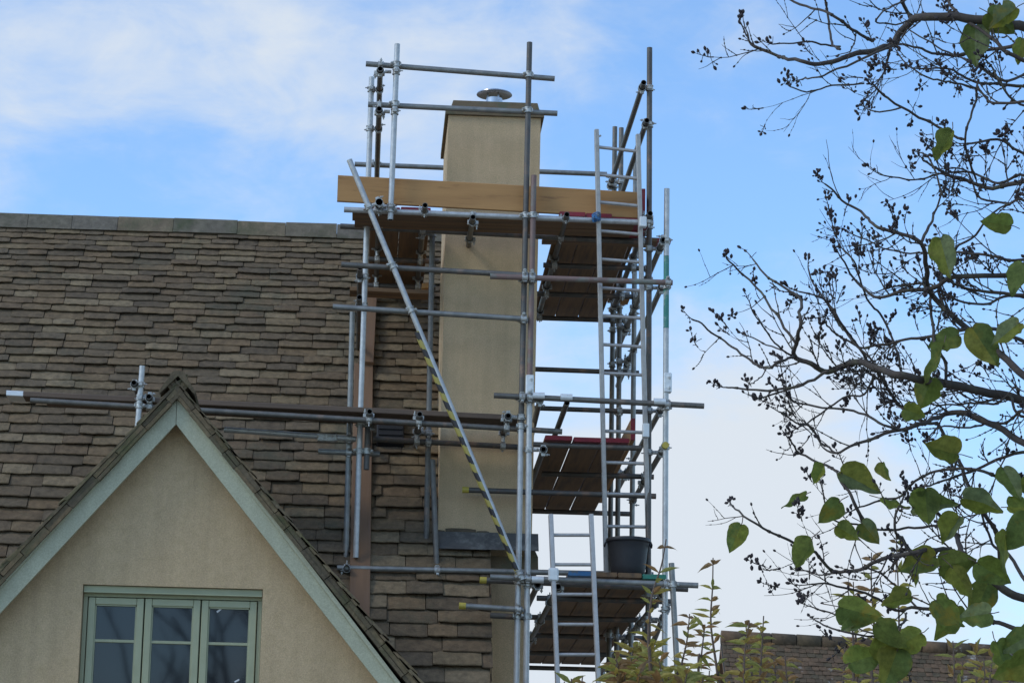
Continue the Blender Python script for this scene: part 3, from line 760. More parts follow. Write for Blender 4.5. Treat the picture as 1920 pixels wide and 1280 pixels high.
# front bay of the top platform: boards running across
xa_, xb_ = xat(660, 430, .3), xat(1213, 440, .3)
xend = xat(1259, 440, .6)
gb = 'boards across the front of the top platform'
for k, nm in enumerate(('nearest', 'second', 'farthest and shortest')):
    e = xend if k == 2 else xb_+random.uniform(-.02, .02); sx = xat(1018, 440, .7) if k == 2 else xa_+.02*k
    board('scaffold_board', nm+' board across the top platform front'+(', red end out on the right' if k == 2 else ''), 'scaffold board',
          (sx, .085+k*.228+(.10 if k == 2 else 0), zTop), (e-sx, 0, 0), (0, .220, 0), (0, 0, BT), 'boardx', 'red', 'b', group=gb, band=.12, seed=50+k)
# right bay and left bay boards run front to back on top of them
gb = 'boards running back along the right of the chimney on the top platform'
x0 = xat(1049, 405, .08)
for k in range(3):
    board('scaffold_board', f'{ordn[k]} red-ended board from the left, running back right of the chimney, top platform', 'scaffold board',
          (x0+k*.229, .07+.01*k, zTop+BT+.003), (0, 3.6, 0), (.222, 0, 0), (0, 0, BT), 'board', 'red', 'a', group=gb, band=.10, seed=60+k)
gb = 'boards running back along the left of the chimney on the top platform'
x0 = xat(694, 395, .08)
for k in range(2):
    board('scaffold_board', ('outer' if k == 0 else 'inner red-ended')+' board running back left of the chimney on the top platform', 'scaffold board',
          (x0+k*.262, .1, zTop+BT+.003), (0, 2.5, 0), (.256, 0, 0), (0, 0, BT), 'board', 'red', 'a', group=gb, band=.10, seed=70+k)
# middle platform
gb = 'boards of the middle platform'
x0 = xat(1022, 826, .5)
for k in range(3):
    board('scaffold_board', f'{ordn[k]} crimson-ended board from the left on the middle platform', 'scaffold board',
          (x0+k*.247, .5+.012*k, zMid), (0, 3.5, 0), (.234, 0, 0), (0, 0, BT), 'board', 'red', 'a', group=gb, band=.10, seed=80+k, warp=.007)
# lowest platform, with differently painted ends
gb = 'boards of the lowest platform'
x0 = xat(1066, 1085, .0)
lc = [('blue', 'blue painted end, left of the bucket'), (None, 'bare end, under the left of the bucket'), ('red', 'dull end, under the right of the bucket'), ('green', 'green painted end, at the right edge')]
for k in range(4):
    m_, tx = lc[k]
    if m_ == 'red': m_ = None
    board('scaffold_board', f'board of the lowest platform with {tx}', 'scaffold board', (x0+k*.206, -.02+.01*k, zLow+.0), (0, 6.3, 0), (.196 if k else .2, 0, 0), (0, 0, BT), 'board', m_, 'a', group=gb, band=.14, seed=90+k, warp=.003)
# walkway boards out over the roof
a = P(12, 746, .16); b_ = P(975, 794, .16)
hh = .018
gb = 'boards of the roof walkway'
for k, nm in enumerate(('front', 'rear')):
    board('scaffold_board', nm+' dark board of the long walkway crossing the roof behind the gable peak', 'scaffold board',
          a+Vector((.0+.3*k, k*.235-.03, .02)), (b_-a)-Vector((.02+.3*k, 0, 0)), (0, .225, 0), (0, 0, .045), 'darkboard', 'whitefit' if k == 0 else None, 'a', group=gb, band=.14 if k == 0 else .1, seed=95+k)
# planks laid up the roof slope under the left standards
def roofplank(x1, y1, x2, y2, wpx, label, lift, seed):
    a = on_roof(x1, y1, lift); b_ = on_roof(x2, y2, lift)
    d = (b_-a); W = wpx/222
    wv = Vector((1, 0, 0)) - d.normalized()*d.normalized().x; wv.normalize()
    return board('roof_plank', label, 'plank', a, d, wv*W, N*.036, 'roofboard', seed=seed, group='planks laid up the roof tiles', warp=.002)
roofplank(654, 1175, 664, 697, 38, 'long orange brown plank lying up the roof tiles under the two left standards', .075, 1)
roofplank(672, 700, 680, 560, 30, 'shorter upper plank lying on the roof tiles above the long orange brown plank', .115, 2)
# stray board end behind the ladder
q = P(1167, 561, 2.75); board('scaffold_board', 'short orange grained board end behind the long ladder under the top platform', 'scaffold board', q, (.07, 0, 0), (0, .225, 0), (0, 0, .075), 'pine', None)
q = P(791, 540, 1.3); board('scaffold_board', 'short orange board end beside the left of the chimney under the top platform', 'scaffold board', q, (.085, 0, 0), (0, .3, 0), (0, 0, .05), 'pine', None)
q = P(655, 566, 1.0)
board('scaffold_board', 'dark board slung across the left bay just below the top platform', 'scaffold board', q+Vector((0, 0, .1)), (.72, 0, 0), (0, .225, 0), (0, 0, BT), 'boardx', None, seed=8)

# ------------------------------------------------------------------ ladders
def ladder(label, L0, L1, R0, R1, rungs, tie=None, ground=False, hooks=False, clip=None):
    """L0/R0 top and L1/R1 foot of the two stiles as photo pixels with depth; rungs = fractions from the top"""
    pl0, pl1, pr0, pr1 = [P(*q) for q in (L0, L1, R0, R1)]
    if ground:
        pl1 = pl0+(pl1-pl0)*((-pl0.z)/(pl1-pl0).z); pr1 = pr0+(pr1-pr0)*((-pr0.z)/(pr1-pr0).z)
    root = thing('ladder', label, 'ladder', (pl1+pr1)/2)
    for a, b_ in ((pl0, pl1), (pr0, pr1)):
        mb = MB(); d = (b_-a); xx = (pr0-pl0).normalized(); xx = (xx-xx.dot(d.normalized())*d.normalized()).normalized(); yy = d.normalized().cross(xx)
        mb.box(a-xx*.019-yy*.033, xx*.038, yy*.066, d, 0, .006); mb.build('stile', 'alu', root)
    L = (pl1-pl0).length
    n = int(L/.25) if rungs is None else 0
    ts = rungs if rungs is not None else [(i+.7)*.25/L for i in range(n)]
    for t in ts:
        mb = MB(); a = pl0.lerp(pl1, t); b_ = pr0.lerp(pr1, t); mb.cyl(a, b_, .0145, n=14); auto_smooth(mb.build('rung', 'alu', root))
    return root, pl0, pl1, pr0, pr1
ys = [280, 332, 384, 438, 491, 545, 597, 651, 704, 758, 812, 870, 928, 988, 1042]
def frac(y, y0, y1, Y0=0, Y1=0): return (y-y0)/(y1-y0)
lad, a0, a1, b0, b1 = ladder('long aluminium ladder rising from beside the bucket past the top platform', (1118.5, 243, -.07), (1136.5, 1078, .42), (1196, 252, -.07), (1217, 1078, .42), [(y-247)/(1078-247) for y in ys])
mb = MB(); c = P(1118, 262, -.07); mb.tube([c, c+Vector((.01, -.01, .02)), c+Vector((.04, -.015, .035))], .008, 8); mb.build('hook', 'alu', lad)
mb = MB(); c = P(1118, 407, -.04)
for k in range(5): 
    pts = [c+Vector((.034*math.cos(t), .05*math.sin(t), .012*(k-2)+.006*math.sin(t*2+k))) for t in [2*math.pi*i/12 for i in range(13)]]
    mb.tube(pts, .0065, 6)
mb.tube([c+Vector((-.02, -.05, 0)), c+Vector((-.035, -.06, -.03)), c+Vector((-.03, -.055, -.06))], .005, 6)
mb.build('lashing', 'blue', lad)
mb = MB(); c = P(1205, 418, -.05); mb.box(c+Vector((-.03, -.05, -.045)), (.06, 0, 0), (0, .07, 0), (0, 0, .09), 0, .006); mb.build('ladder_clip', 'whitefit', lad)
mb = MB(); c = P(1211, 808, .12); mb.box(c+Vector((-.03, -.05, -.06)), (.055, 0, 0), (0, .07, 0), (0, 0, .12), 0, .006); mb.build('ladder_clip', 'whitefit', lad)
lad2, a0, a1, b0, b1 = ladder('pale aluminium ladder standing in front of the lowest platform, left of the bucket', (1032.5, 964, -.13), (1045.5, 1280, -.25), (1108, 964, -.13), (1122, 1280, -.25), None, ground=True)
mb = MB(); c = P(1038, 1078, -.19); mb.box(c+Vector((-.045, -.03, -.05)), (.085, 0, 0), (0, .05, 0), (0, 0, .11), 0, .012); mb.build('edge_pad', 'stonecap' if False else 'whitefit', lad2)

# ------------------------------------------------------------------ bucket
c = P(1177, 1078, .22); c.z = zLow+BT+.004
bk = thing('bucket', 'black rubber bucket standing on the lowest platform against the ladder', 'bucket', c)
mb = MB(); H = .315
mb.lathe(c, [(.0, .004), (.132, .004), (.140, .014), (.150, .08), (.163, .2), (.172, H-.04), (.178, H-.03), (.186, H-.028), (.190, H-.012), (.184, H), (.174, H-.002), (.166, H-.05), (.135, .02), (0, .018)], 48)
auto_smooth(mb.build('tub', 'bucket', bk), 50)
for sgn in (-1, 1):
    mb = MB(); h0 = c+Vector((sgn*.184, 0, H-.02))
    mb.tube([h0+Vector((0, -.05, -.005)), h0+Vector((sgn*.012, -.045, -.03)), h0+Vector((sgn*.014, 0, -.045)), h0+Vector((sgn*.012, .045, -.03)), h0+Vector((0, .05, -.005))], .008, 8)
    mb.build('handle', 'bucket', bk)

# ------------------------------------------------------------------ lilac in the foreground
lil = thing('lilac_bush', 'bare branched lilac with dry seed heads and a few green heart shaped leaves', 'tree', Vector((1.75, -16.2, 0)))
BR = {}
LY = -16.3; SC = F/6.45
rl = random.Random(21)
wood = MB(); podm = MB(); leafm = MB(); petm = MB()
def smooth_line(pts, k=4):
    out = []
    for i in range(len(pts)-1):
        p0, p1, p2, p3 = pts[max(i-1, 0)], pts[i], pts[i+1], pts[min(i+2, len(pts)-1)]
        for j in range(k):
            t = j/k; out.append(.5*((2*p1)+(p2-p0)*t+(2*p0-5*p1+4*p2-p3)*t*t+(3*p1-p0-3*p2+p3)*t**3))
    out.append(pts[-1]); return out
def pod(p, d, s):
    s *= 1.3; d = d.normalized(); mb_ = podm; x, y = mb_.frame(d); v = []; n = 6
    for t, r in ((0, .12), (.25, .42), (.6, .5), (.85, .28), (1, .05)):
        for i in range(n): a = 2*math.pi*i/n; v.append(p+d*s*t+(x*math.cos(a)+y*math.sin(a))*s*r*.62)
    f_ = [(j*n+i, j*n+(i+1) % n, (j+1)*n+(i+1) % n, (j+1)*n+i) for j in range(4) for i in range(n)]+[tuple(range(n-1, -1, -1)), tuple(range(4*n, 5*n))]
    mb_.add(v, f_)
def panicle(p, d, size):
    """dry seed head: a stalk with many fine side stalks, some ending in ragged clusters of capsules"""
    d = d.normalized(); n = max(6, int(size/.0075)); pts = [p]; q = p.copy(); dd = d.copy()
    for i in range(n):
        dd = (dd+Vector((rl.uniform(-.16, .16), rl.uniform(-.1, .1), rl.uniform(-.12, .2)))).normalized(); q = q+dd*size/n; pts.append(q.copy())
    wood.tube(pts, [.0017*(1-.6*i/n) for i in range(n+1)], 4)
    for i in range(1, n+1):
        for _ in range(rl.choice((1, 1, 2))):
            sd_ = (Vector((rl.gauss(0, 1), rl.gauss(0, .6), rl.gauss(.2, 1))).normalized()*.9+d*.6).normalized()
            L = size*(.10+.22*(1-i/n))*rl.uniform(.5, 1.4); e = pts[i]+sd_*L
            wood.tube([pts[i], pts[i]+sd_*L*.5+Vector((0, 0, .001)), e], .0009, 3)
            if rl.random() < .28: pod(e, (sd_+Vector((0, 0, .5))).normalized(), rl.uniform(.005, .0105))
            for _k in range(rl.choice((0, 1, 1))):
                s2 = (sd_+Vector((rl.uniform(-.9, .9), rl.uniform(-.4, .4), rl.uniform(-.5, .9)))).normalized(); m_ = pts[i]+sd_*L*rl.uniform(.4, 1)
                wood.tube([m_, m_+s2*L*.4], .0007, 3)
                if rl.random() < .16: pod(m_+s2*L*.4, s2, rl.uniform(.004, .008))
        if rl.random() < .10:
            for _k in range(rl.choice((3, 4, 5))): pod(pts[i]+Vector((rl.gauss(0, .006), rl.gauss(0, .005), rl.gauss(0, .006))), Vector((rl.gauss(0, .6), 0, 1)), rl.uniform(.007, .011))
    pod(pts[-1], dd, .010)
def twig(p, d, L, r, depth, head=.6):
    n = 6; pts = [p]; q = p.copy(); dd = d.normalized()
    for i in range(n):
        dd = (dd+Vector((rl.uniform(-.16, .16), rl.uniform(-.14, .14), rl.uniform(-.12, .2)))).normalized(); q = q+dd*L/n; pts.append(q.copy())
    wood.tube(pts, [r*(1-.6*i/n) for i in range(n+1)], 5)
    for i in range(1, n):
        if rl.random() < .5: wood.cyl(pts[i]-dd*.002, pts[i]+dd*.003, r*1.5, r*.9, 5)
        if depth > 0 and rl.random() < .55:
            sg = rl.choice((-1, 1)); s_ = (dd+Vector((rl.uniform(-.5, .5), rl.uniform(-.5, .5), sg*rl.uniform(.5, .9)))).normalized()
            twig(pts[i], s_, L*rl.uniform(.35, .65), r*.7, depth-1, head*.8)
    if rl.random() < head*.42: panicle(pts[-1], dd, rl.uniform(.025, .06))
    elif rl.random() < .4: pod(pts[-1], dd, .007)
def heart(c, tipdir, size, tilt, curl):
    """heart shaped leaf folded on its midrib, curling at the tip, with a nibbled uneven margin"""
    wsc = rl.uniform(.68, 1.02); ph = rl.uniform(0, 9); droop = rl.uniform(-.35, .35); lop = rl.uniform(-.10, .10)
    prof = [(-.03, .0), (-.08, .10), (-.07, .20), (-.02, .31), (.06, .39), (.15, .43), (.25, .445), (.36, .43), (.47, .39), (.58, .33), (.68, .265), (.77, .20), (.85, .135), (.93, .06), (1.0, .004)]
    d = tipdir.normalized(); view = Vector((0, 1, .2)).normalized(); s = d.cross(view).normalized(); nn = s.cross(d)
    s = (s*math.cos(tilt)+nn*math.sin(tilt)); nn = s.cross(d)
    v = []; N_ = len(prof); Q = (0, .3, .6, .85, 1)
    for sg in (-1, 1):
        for i, (t, w_) in enumerate(prof):
            mar = 1+.10*noise.noise(Vector((ph+sg*3, t*6, 0)))+.05*noise.noise(Vector((ph, t*22, sg)))
            if noise.noise(Vector((ph*3+sg*7, t*7, 5))) > .42: mar *= .80
            for q in Q:
                mt = t if t > 0 else t*q
                w2 = w_*wsc*mar*(1+lop*sg)
                h = w2*q*curl*.8+droop*(t-.2)**2+.05*math.sin(t*11+ph+sg)*q+.05*noise.noise(Vector((ph+t*4, q*3*sg, 3)))
                v.append(c+d*size*(mt-.10*abs(droop)*t*t)+s*sg*w2*q*size+nn*h*size)
    m = len(Q); f_ = []
    for h in range(2):
        b0_ = h*N_*m
        for i in range(N_-1):
            for q in range(m-1):
                a = b0_+i*m+q; quad = (a, a+1, a+m+1, a+m); f_.append(quad if h else quad[::-1])
    leafm.add(v, f_)
    top = c+Vector((rl.uniform(-.01, .01), .01, 0))-d*size*.34
    leafm.tube([top, c-d*size*.12+nn*.003, c+d*size*.02], [.0012, .0011, .0012], 4, 1)
def LB(pts, t0, t1, depth=0.0, tw=.5, tdepth=1, head=.6):
    """bough through photo pixels, thickness in pixels from t0 to t1"""
    n = len(pts); ph = rl.uniform(0, 6)
    w3 = [P(x, y, LY+depth+.10*math.sin(ph+i*.9)+.05*rl.uniform(-1, 1)) for i, (x, y) in enumerate(pts)]
    sm = smooth_line(w3, 5); m_ = len(sm)
    rr = [max(.0013, 1.08*(t0+(t1-t0)*i/(m_-1))/2/SC)*(1+.10*noise.noise(Vector((i*.8, ph, 0)))) for i in range(m_)]
    sm = [p+Vector((noise.noise(p*23), 0, noise.noise(p*23+Vector((9, 9, 9)))))*.006 for p in sm]
    wood.tube(sm, rr, 7)
    for i in range(2, m_-1):
        if rr[i] < .006 and rl.random() < .22: wood.cyl(sm[i]-(sm[i+1]-sm[i]).normalized()*.004, sm[i]+(sm[i+1]-sm[i]).normalized()*.005, rr[i]*1.45, rr[i]*1.15, 6)
        if rl.random() < tw*.58:
            dd = (sm[i+1]-sm[i]).normalized(); s_ = (dd*.7+Vector((rl.uniform(-.5, .2), rl.uniform(-.5, .5), rl.choice((-1, 1))*rl.uniform(.3, .9)))).normalized()
            twig(sm[i], s_, rl.uniform(.05, .16), min(rr[i]*.55, .0022), tdepth, head)
    if t1 < 5: panicle(sm[-1], (sm[-1]-sm[-2]), rl.uniform(.035, .06))
LB([(2150, 200), (2040, 110), (1960, 68), (1913, 50), (1827, 35), (1752, 32), (1717, 36), (1690, 62), (1672, 84), (1636, 95), (1590, 105), (1545, 120), (1500, 114), (1450, 102), (1412, 84), (1400, 58)], 22, 3, tw=.12, head=.5)
LB([(1717, 36), (1700, 22), (1690, -10), (1686, -60)], 8, 5, tw=.2)
LB([(1672, 84), (1665, 118), (1655, 143), (1640, 158)], 5, 2.5, tw=.3)
LB([(1640, 74), (1625, 74), (1590, 50), (1560, 28), (1520, 15), (1470, -6), (1420, -30)], 6, 4, tw=.15)
LB([(1545, -20), (1552, 30), (1560, 80), (1572, 94)], 4, 5, tw=.05, head=0)
LB([(1572, 88), (1530, 82), (1500, 80), (1455, 84)], 4, 2.5, tw=.2, head=.3)
LB([(1672, 86), (1620, 110), (1570, 130), (1530, 146), (1500, 148)], 5, 2.5, tw=.25)
LB([(1812, 262), (1775, 247), (1690, 200), (1655, 178), (1640, 160)], 5, 4, tw=.12)
LB([(1690, 200), (1655, 209), (1625, 205)], 3.5, 2.5, tw=.2)
LB([(1620, 158), (1560, 160), (1512, 172), (1475, 160)], 3.5, 2.5, tw=.25)
LB([(1700, 0), (1660, 20), (1640, 40), (1670, 46), (1717, 40)], 3, 3, tw=.3)
LB([(1835, 150), (1830, 190), (1812, 240), (1812, 280), (1828, 335)], 4, 4, tw=.1, head=0)
LB([(1980, 330), (1920, 290), (1870, 262), (1813, 270)], 6, 4, tw=.4)
LB([(2050, 360), (1960, 335), (1920, 340), (1850, 352), (1800, 335), (1760, 318), (1728, 298)], 12, 3, tw=.35)
LB([(2000, 60), (1920, 80), (1860, 95), (1770, 103), (1720, 90), (1690, 84)], 9, 3, tw=.3)
LB([(1960, 130), (1890, 100), (1860, 70), (1790, 20), (1765, -30)], 8, 5, tw=.35)
LB([(1990, 190), (1930, 165), (1880, 160), (1820, 150), (1780, 130), (1725, 132)], 7, 3, tw=.45)
LB([(1960, 210), (1900, 190), (1872, 150), (1850, 110)], 5, 3, tw=.5)
LB([(2100, 800), (1960, 765), (1920, 752), (1844, 731), (1772, 719), (1693, 705), (1648, 691), (1600, 679), (1552, 697), (1520, 682), (1487, 667), (1494, 640), (1500, 605), (1497, 557), (1452, 530), (1411, 489)], 19, 3, tw=.22)
LB([(1487, 667), (1462, 680), (1437, 691), (1398, 668), (1360, 640), (1320, 612), (1297, 598)], 5, 3, tw=.14)
LB([(1437, 691), (1425, 710), (1405, 719)], 2.5, 2, tw=0)
LB([(1552, 697), (1505, 720), (1450, 732), (1400, 728), (1362, 724)], 6, 3, tw=.2)
LB([(1510, 716), (1470, 732), (1432, 744), (1408, 742)], 4, 2.5, tw=.1, head=.2)
LB([(1492, 642), (1455, 590), (1421, 540), (1387, 509), (1360, 482)], 5, 3, tw=.2)
LB([(1487, 667), (1460, 650), (1430, 610), (1408, 578)], 4, 2, tw=.1, head=.2)
LB([(1465, 655), (1440, 648), (1411, 634)], 3, 2.5, tw=.1, head=0)
LB([(2100, 900), (1990, 860), (1920, 829), (1858, 795), (1810, 776), (1769, 777), (1734, 793), (1686, 805), (1617, 829), (1570, 850), (1545, 838)], 15, 3, tw=.25)
LB([(1734, 793), (1690, 765), (1660, 720), (1640, 690), (1600, 640), (1560, 580), (1530, 540), (1515, 505)], 7, 3, depth=.15, tw=.32, tdepth=2, head=.5)
LB([(2080, 830), (1990, 760), (1920, 702), (1870, 660), (1827, 633), (1775, 581), (1745, 547), (1735, 490), (1724, 454), (1690, 440), (1640, 424), (1620, 400), (1580, 375), (1548, 345)], 15, 3, depth=-.1, tw=.35)
LB([(1724, 454), (1745, 420), (1754, 395), (1768, 360)], 6, 3, tw=.3)
LB([(1768, 370), (1745, 300), (1725, 285)], 4, 2.5, tw=.2)
LB([(2020, 500), (1920, 513), (1796, 518), (1741, 542), (1690, 546), (1638, 557), (1600, 520), (1575, 480)], 11, 3, tw=.45, tdepth=2, head=.8)
LB([(2020, 560), (1900, 550), (1830, 545), (1780, 525)], 8, 4, tw=.4)
LB([(2000, 660), (1920, 640), (1865, 616), (1810, 619), (1769, 626), (1707, 633), (1650, 645), (1610, 650), (1560, 620), (1545, 600)], 8, 3, depth=.1, tw=.45, tdepth=2, head=.75)
LB([(1772, 719), (1773, 680), (1755, 650), (1748, 600), (1745, 547)], 6, 5, tw=.15)
LB([(1648, 691), (1600, 640), (1575, 610), (1545, 560), (1500, 545)], 4, 3, tw=.34, tdepth=2, head=.5)
LB([(1693, 705), (1680, 650), (1650, 590), (1625, 560), (1605, 500), (1580, 470)], 5, 3, depth=.2, tw=.34, tdepth=2, head=.6)
LB([(1775, 581), (1760, 540), (1790, 470), (1830, 440), (1860, 400), (1900, 380)], 6, 3, tw=.45, tdepth=2)
LB([(1640, 700), (1620, 740), (1580, 745), (1540, 775), (1500, 800)], 4, 3, tw=.4, head=.7)
LB([(1686, 805), (1650, 790), (1600, 770), (1540, 765), (1490, 750), (1470, 730)], 5, 3, tw=.4, head=.7)
LB([(1570, 850), (1540, 830), (1520, 800), (1490, 790), (1460, 770)], 4, 3, tw=.4, head=.8)
LB([(2100, 1180), (1990, 1140), (1920, 1122), (1872, 1098), (1810, 1043), (1789, 998), (1762, 967), (1735, 930)], 20, 4, tw=.25)
LB([(1806, 1038), (1769, 1029), (1707, 1036), (1665, 1043), (1621, 1063), (1566, 1070), (1528, 1036), (1483, 1015), (1442, 995), (1397, 969), (1370, 945)], 9, 3, tw=.18)
LB([(1617, 984), (1610, 960), (1590, 922), (1559, 878), (1500, 850), (1480, 820)], 7, 3, tw=.25)
LB([(1769, 985), (1703, 988), (1660, 995), (1617, 984), (1562, 974), (1545, 925)], 5, 2.5, tw=.2)
LB([(1707, 1034), (1690, 1010), (1679, 998), (1683, 953), (1700, 920)], 7, 3, tw=.25)
LB([(2020, 1230), (1920, 1184), (1858, 1163), (1776, 1144), (1720, 1139), (1680, 1142), (1635, 1115), (1569, 1098), (1522, 1093)], 9, 3, tw=.25)
LB([(1872, 1094), (1872, 1012), (1850, 970), (1830, 943), (1812, 900), (1796, 860), (1760, 800), (1734, 793)], 8, 6, tw=.3, depth=.1)
LB([(1700, 1150), (1690, 1170), (1640, 1190), (1570, 1180), (1530, 1165)], 4, 3, tw=.3)
LB([(1990, 1020), (1930, 960), (1880, 900), (1820, 880), (1740, 885), (1690, 930), (1640, 940), (1600, 955)], 7, 3, tw=.35)
LB([(1990, 850), (1900, 850), (1830, 880), (1770, 900), (1730, 915)], 7, 3, tw=.4)
LB([(1930, 1100), (1890, 1040), (1860, 1020), (1840, 960), (1800, 930)], 7, 3, tw=.35)
LB([(1566, 1072), (1540, 1076), (1500, 1070)], 3, 2.5, tw=.2)
LB([(1621, 1063), (1660, 1080), (1700, 1120), (1720, 1139)], 3, 4, tw=.1)
LB([(1640, 1190), (1600, 1175), (1560, 1150), (1530, 1140)], 3, 3, tw=.3)
for q in range(9):                                # the web of smaller shoots that fills the right side
    y0 = rl.uniform(60, 1000); x1 = rl.uniform(1600, 1790); y1 = y0-rl.uniform(-40, 130); n_ = 6
    LB([(1960+(x1-1960)*i/n_+rl.uniform(-14, 14), y0+(y1-y0)*i/n_+rl.uniform(-20, 20)) for i in range(n_+1)], 6, 2.5, depth=rl.uniform(-.2, .3), tw=.4, tdepth=1, head=.5)
# trunk out of the frame to the right, down to the ground
def lw(x, y, d=0): return P(x, y, LY+d)
tb = Vector((1.75, -16.2, 0)); j1 = Vector((1.70, -16.25, 1.1)); j2 = lw(2200, 1240); j3 = lw(2170, 880, .1); j4 = lw(2190, 500, -.1); j5 = lw(2160, 210); j6 = lw(2140, -150)
wood.tube(smooth_line([tb, j1, j2, j3, j4, j5, j6], 6), [.045*(1-.72*i/36) for i in range(37)], 10)
for q, (x, y, d) in ((j2, (2100, 1180, 0)), (j3, (2100, 900, 0)), (j3, (2080, 830, -.1)), (j3, (2100, 800, 0)), (j4, (2020, 500, 0)), (j4, (2020, 560, 0)), (j5, (2050, 360, 0)), (j5, (2000, 60, 0)), (j5, (1990, 190, 0)), (j2, (2020, 1230, 0)), (j3, (1990, 1020, 0)), (j4, (2000, 660, 0))):
    wood.tube([q, q.lerp(lw(x, y, d), .5)+Vector((0, 0, -.02)), lw(x, y, d)], [.016, .012, .008], 7)
LEAVES = [(1828, 55, 110, -95), (1782, 252, 72, -115), (1888, 422, 85, 175), (1765, 455, 95, -80), (1915, 500, 85, -110), (1915, 78, 60, -100), (1790, 630, 75, -160), (1765, 660, 120, -115), (1830, 625, 135, -60), (1905, 610, 80, -140), (1945, 640, 60, -120),
  (1543, 876, 48, -115), (1506, 930, 62, -155), (1570, 945, 62, -135), (1585, 890, 92, -25), (1656, 872, 50, -75), (1575, 990, 62, -30), (1620, 985, 62, -45), (1660, 935, 70, -20), (1735, 925, 80, -85), (1720, 950, 90, 10), (1815, 935, 85, -15), (1885, 885, 85, -65), (1895, 950, 62, 0), (1795, 975, 75, -120), (1520, 1018, 78, -115), (1387, 990, 68, -112), (1745, 1045, 85, -160), (1722, 1050, 65, -100), (1770, 1060, 80, 10), (1885, 1010, 95, -100), (1930, 980, 100, -130), (1790, 1070, 90, -60), (1850, 1100, 90, -115), (1700, 1120, 85, -165), (1585, 1140, 120, -15), (1790, 1145, 130, -120), (1790, 850, 75, 170), (1600, 1240, 100, 20), (1660, 1200, 120, -50), (1930, 1190, 90, -150), (1930, 1240, 100, -160), (1745, 715, 75, -110), (1700, 768, 55, -20), (1860, 30, 90, -30), (1900, 20, 80, -140), (1650, 1175, 85, -40), (1960, 900, 80, -170), (1840, 1060, 80, -30), (1680, 1225, 90, -110), (1620, 1165, 80, 200), (1760, 1130, 85, -40), (1720, 1190, 80, -150), (1870, 1210, 85, -70), (1850, 1150, 75, 190)]
for (x, y, L, an) in LEAVES:
    a = R(an); c = P(x, y, LY+rl.uniform(-.22, -.05)); d = Vector((math.cos(a), rl.uniform(-.3, .3), math.sin(a)))
    heart(c-d*L*.08/SC, d, min(L, 100)*rl.uniform(.74, .92)/SC, rl.uniform(-.75, .75)+(.5 if rl.random() < .25 else 0), rl.uniform(-.3, .9))
wood.build('branches', 'bark', lil, True); podm.build('seed_heads', 'pod', lil, True); leafm.build('leaves', ['leaf', 'stem'], lil, True)

# ------------------------------------------------------------------ autumn shrubs
def shrub(label, stems, Ys, seed, dens=1.0, name='autumn_shrub'):
    big = 1.25 if dens > 1.9 else 1
    rr = random.Random(seed); st = MB(); lf = MB(); sc = F/(Ys+22.6)/1.02
    bx = sum(P(s[-1][0], s[-1][1], Ys).x for s in stems)/len(stems)
    root = thing(name, label, 'shrub', (bx, Ys, 0))
    def leaf(p, d, L, wd):
        d = d.normalized(); s = d.cross(Vector((rr.uniform(-.5, .5), 1, rr.uniform(-.5, .5)))).normalized(); nn = s.cross(d)
        prof = [(0, .03), (.15, .5), (.35, 1.0), (.58, .82), (.8, .38), (1, .02)]; v = []; dr = rr.uniform(.1, .75); wd *= .8; L *= 1.15; sw = Vector((rr.uniform(-.2, .2), 0, 0))
        for t, w_ in prof:
            cpos = p+(d+sw*t)*L*t+Vector((0, 0, -dr*L*t*t))
            v += [cpos-s*w_*wd*.5+nn*w_*wd*.18, cpos, cpos+s*w_*wd*.5+nn*w_*wd*.18]
        lf.add(v, [(i*3+q, i*3+q+1, i*3+q+4, i*3+q+3) for i in range(5) for q in (0, 1)])
    for stem in stems:
        bare = stem[0][2] if len(stem[0]) > 2 else 0
        dY = rr.uniform(-.35, .35)
        pts = [P(q[0], q[1], Ys+dY) for q in stem]
        base = Vector((pts[-1].x*.5+bx*.5, Ys+dY*.4, 0)); pts.append(pts[-1].lerp(base, .5)+Vector((rr.uniform(-.1, .1), 0, 0))); pts.append(base)
        sm = smooth_line(pts, 12); m_ = len(sm)
        rads = [.0022+.009*(i/m_)**1.5 for i in range(m_)]
        st.tube(sm, rads, 6)
        acc = 0; side = rr.uniform(0, 6)
        for i in range(m_-1):
            seg = (sm[i+1]-sm[i]); acc += seg.length
            if sm[i].z < pts[len(stem)-1].z-.5: break
            if acc > rr.uniform(.016, .034)/dens and (i > bare or i < 6):
                acc = 0; side += 2.2
                up = -seg.normalized(); k = rr.choice((2, 2, 3))
                for q in range(k):
                    a = side+q*math.pi*2/k+rr.uniform(-.5, .5); dd = (Vector((math.cos(a), math.sin(a)*.6, 0))+up*rr.uniform(.2, 1.1)).normalized()
                    leaf(sm[i], dd, rr.uniform(.035, .075)*big, rr.uniform(.013, .024)*big*1.1)
            elif acc > .1 and rr.random() < .2: leaf(sm[i], Vector((rr.choice((-1, 1)), 0, .5)), .06, .02)
    st.build('stems', 'stem', root, True); lf.build('leaves', 'autumn', root)
    return root
rs = random.Random(77)
def bunch(x0, x1, ytop, n, var=40):
    out = []
    for i in range(n):
        x = x0+(x1-x0)*(i+rs.random()*.7)/n; y = ytop(x)+26+rs.uniform(-8, var); lean = rs.uniform(-18, 18)
        out.append([(x, y), (x-lean*.5+rs.uniform(-4, 4), y+60), (x-lean, y+140), (x-lean*1.2, y+260)])
    return out
shrub('single tall red leaved shoot growing in front of the right corner standard', [[(1249, 1010, 14), (1240, 1060), (1222, 1120), (1216, 1200), (1222, 1300)]], -12.8, 1, .8, 'tall_shoot')
shrub('slender shoot with red tinged leaves standing alone between the scaffold and the far roof', [[(1337, 1045, 12), (1336, 1100), (1333, 1170), (1345, 1260), (1350, 1320)]], -12.6, 2, .9, 'tall_shoot')
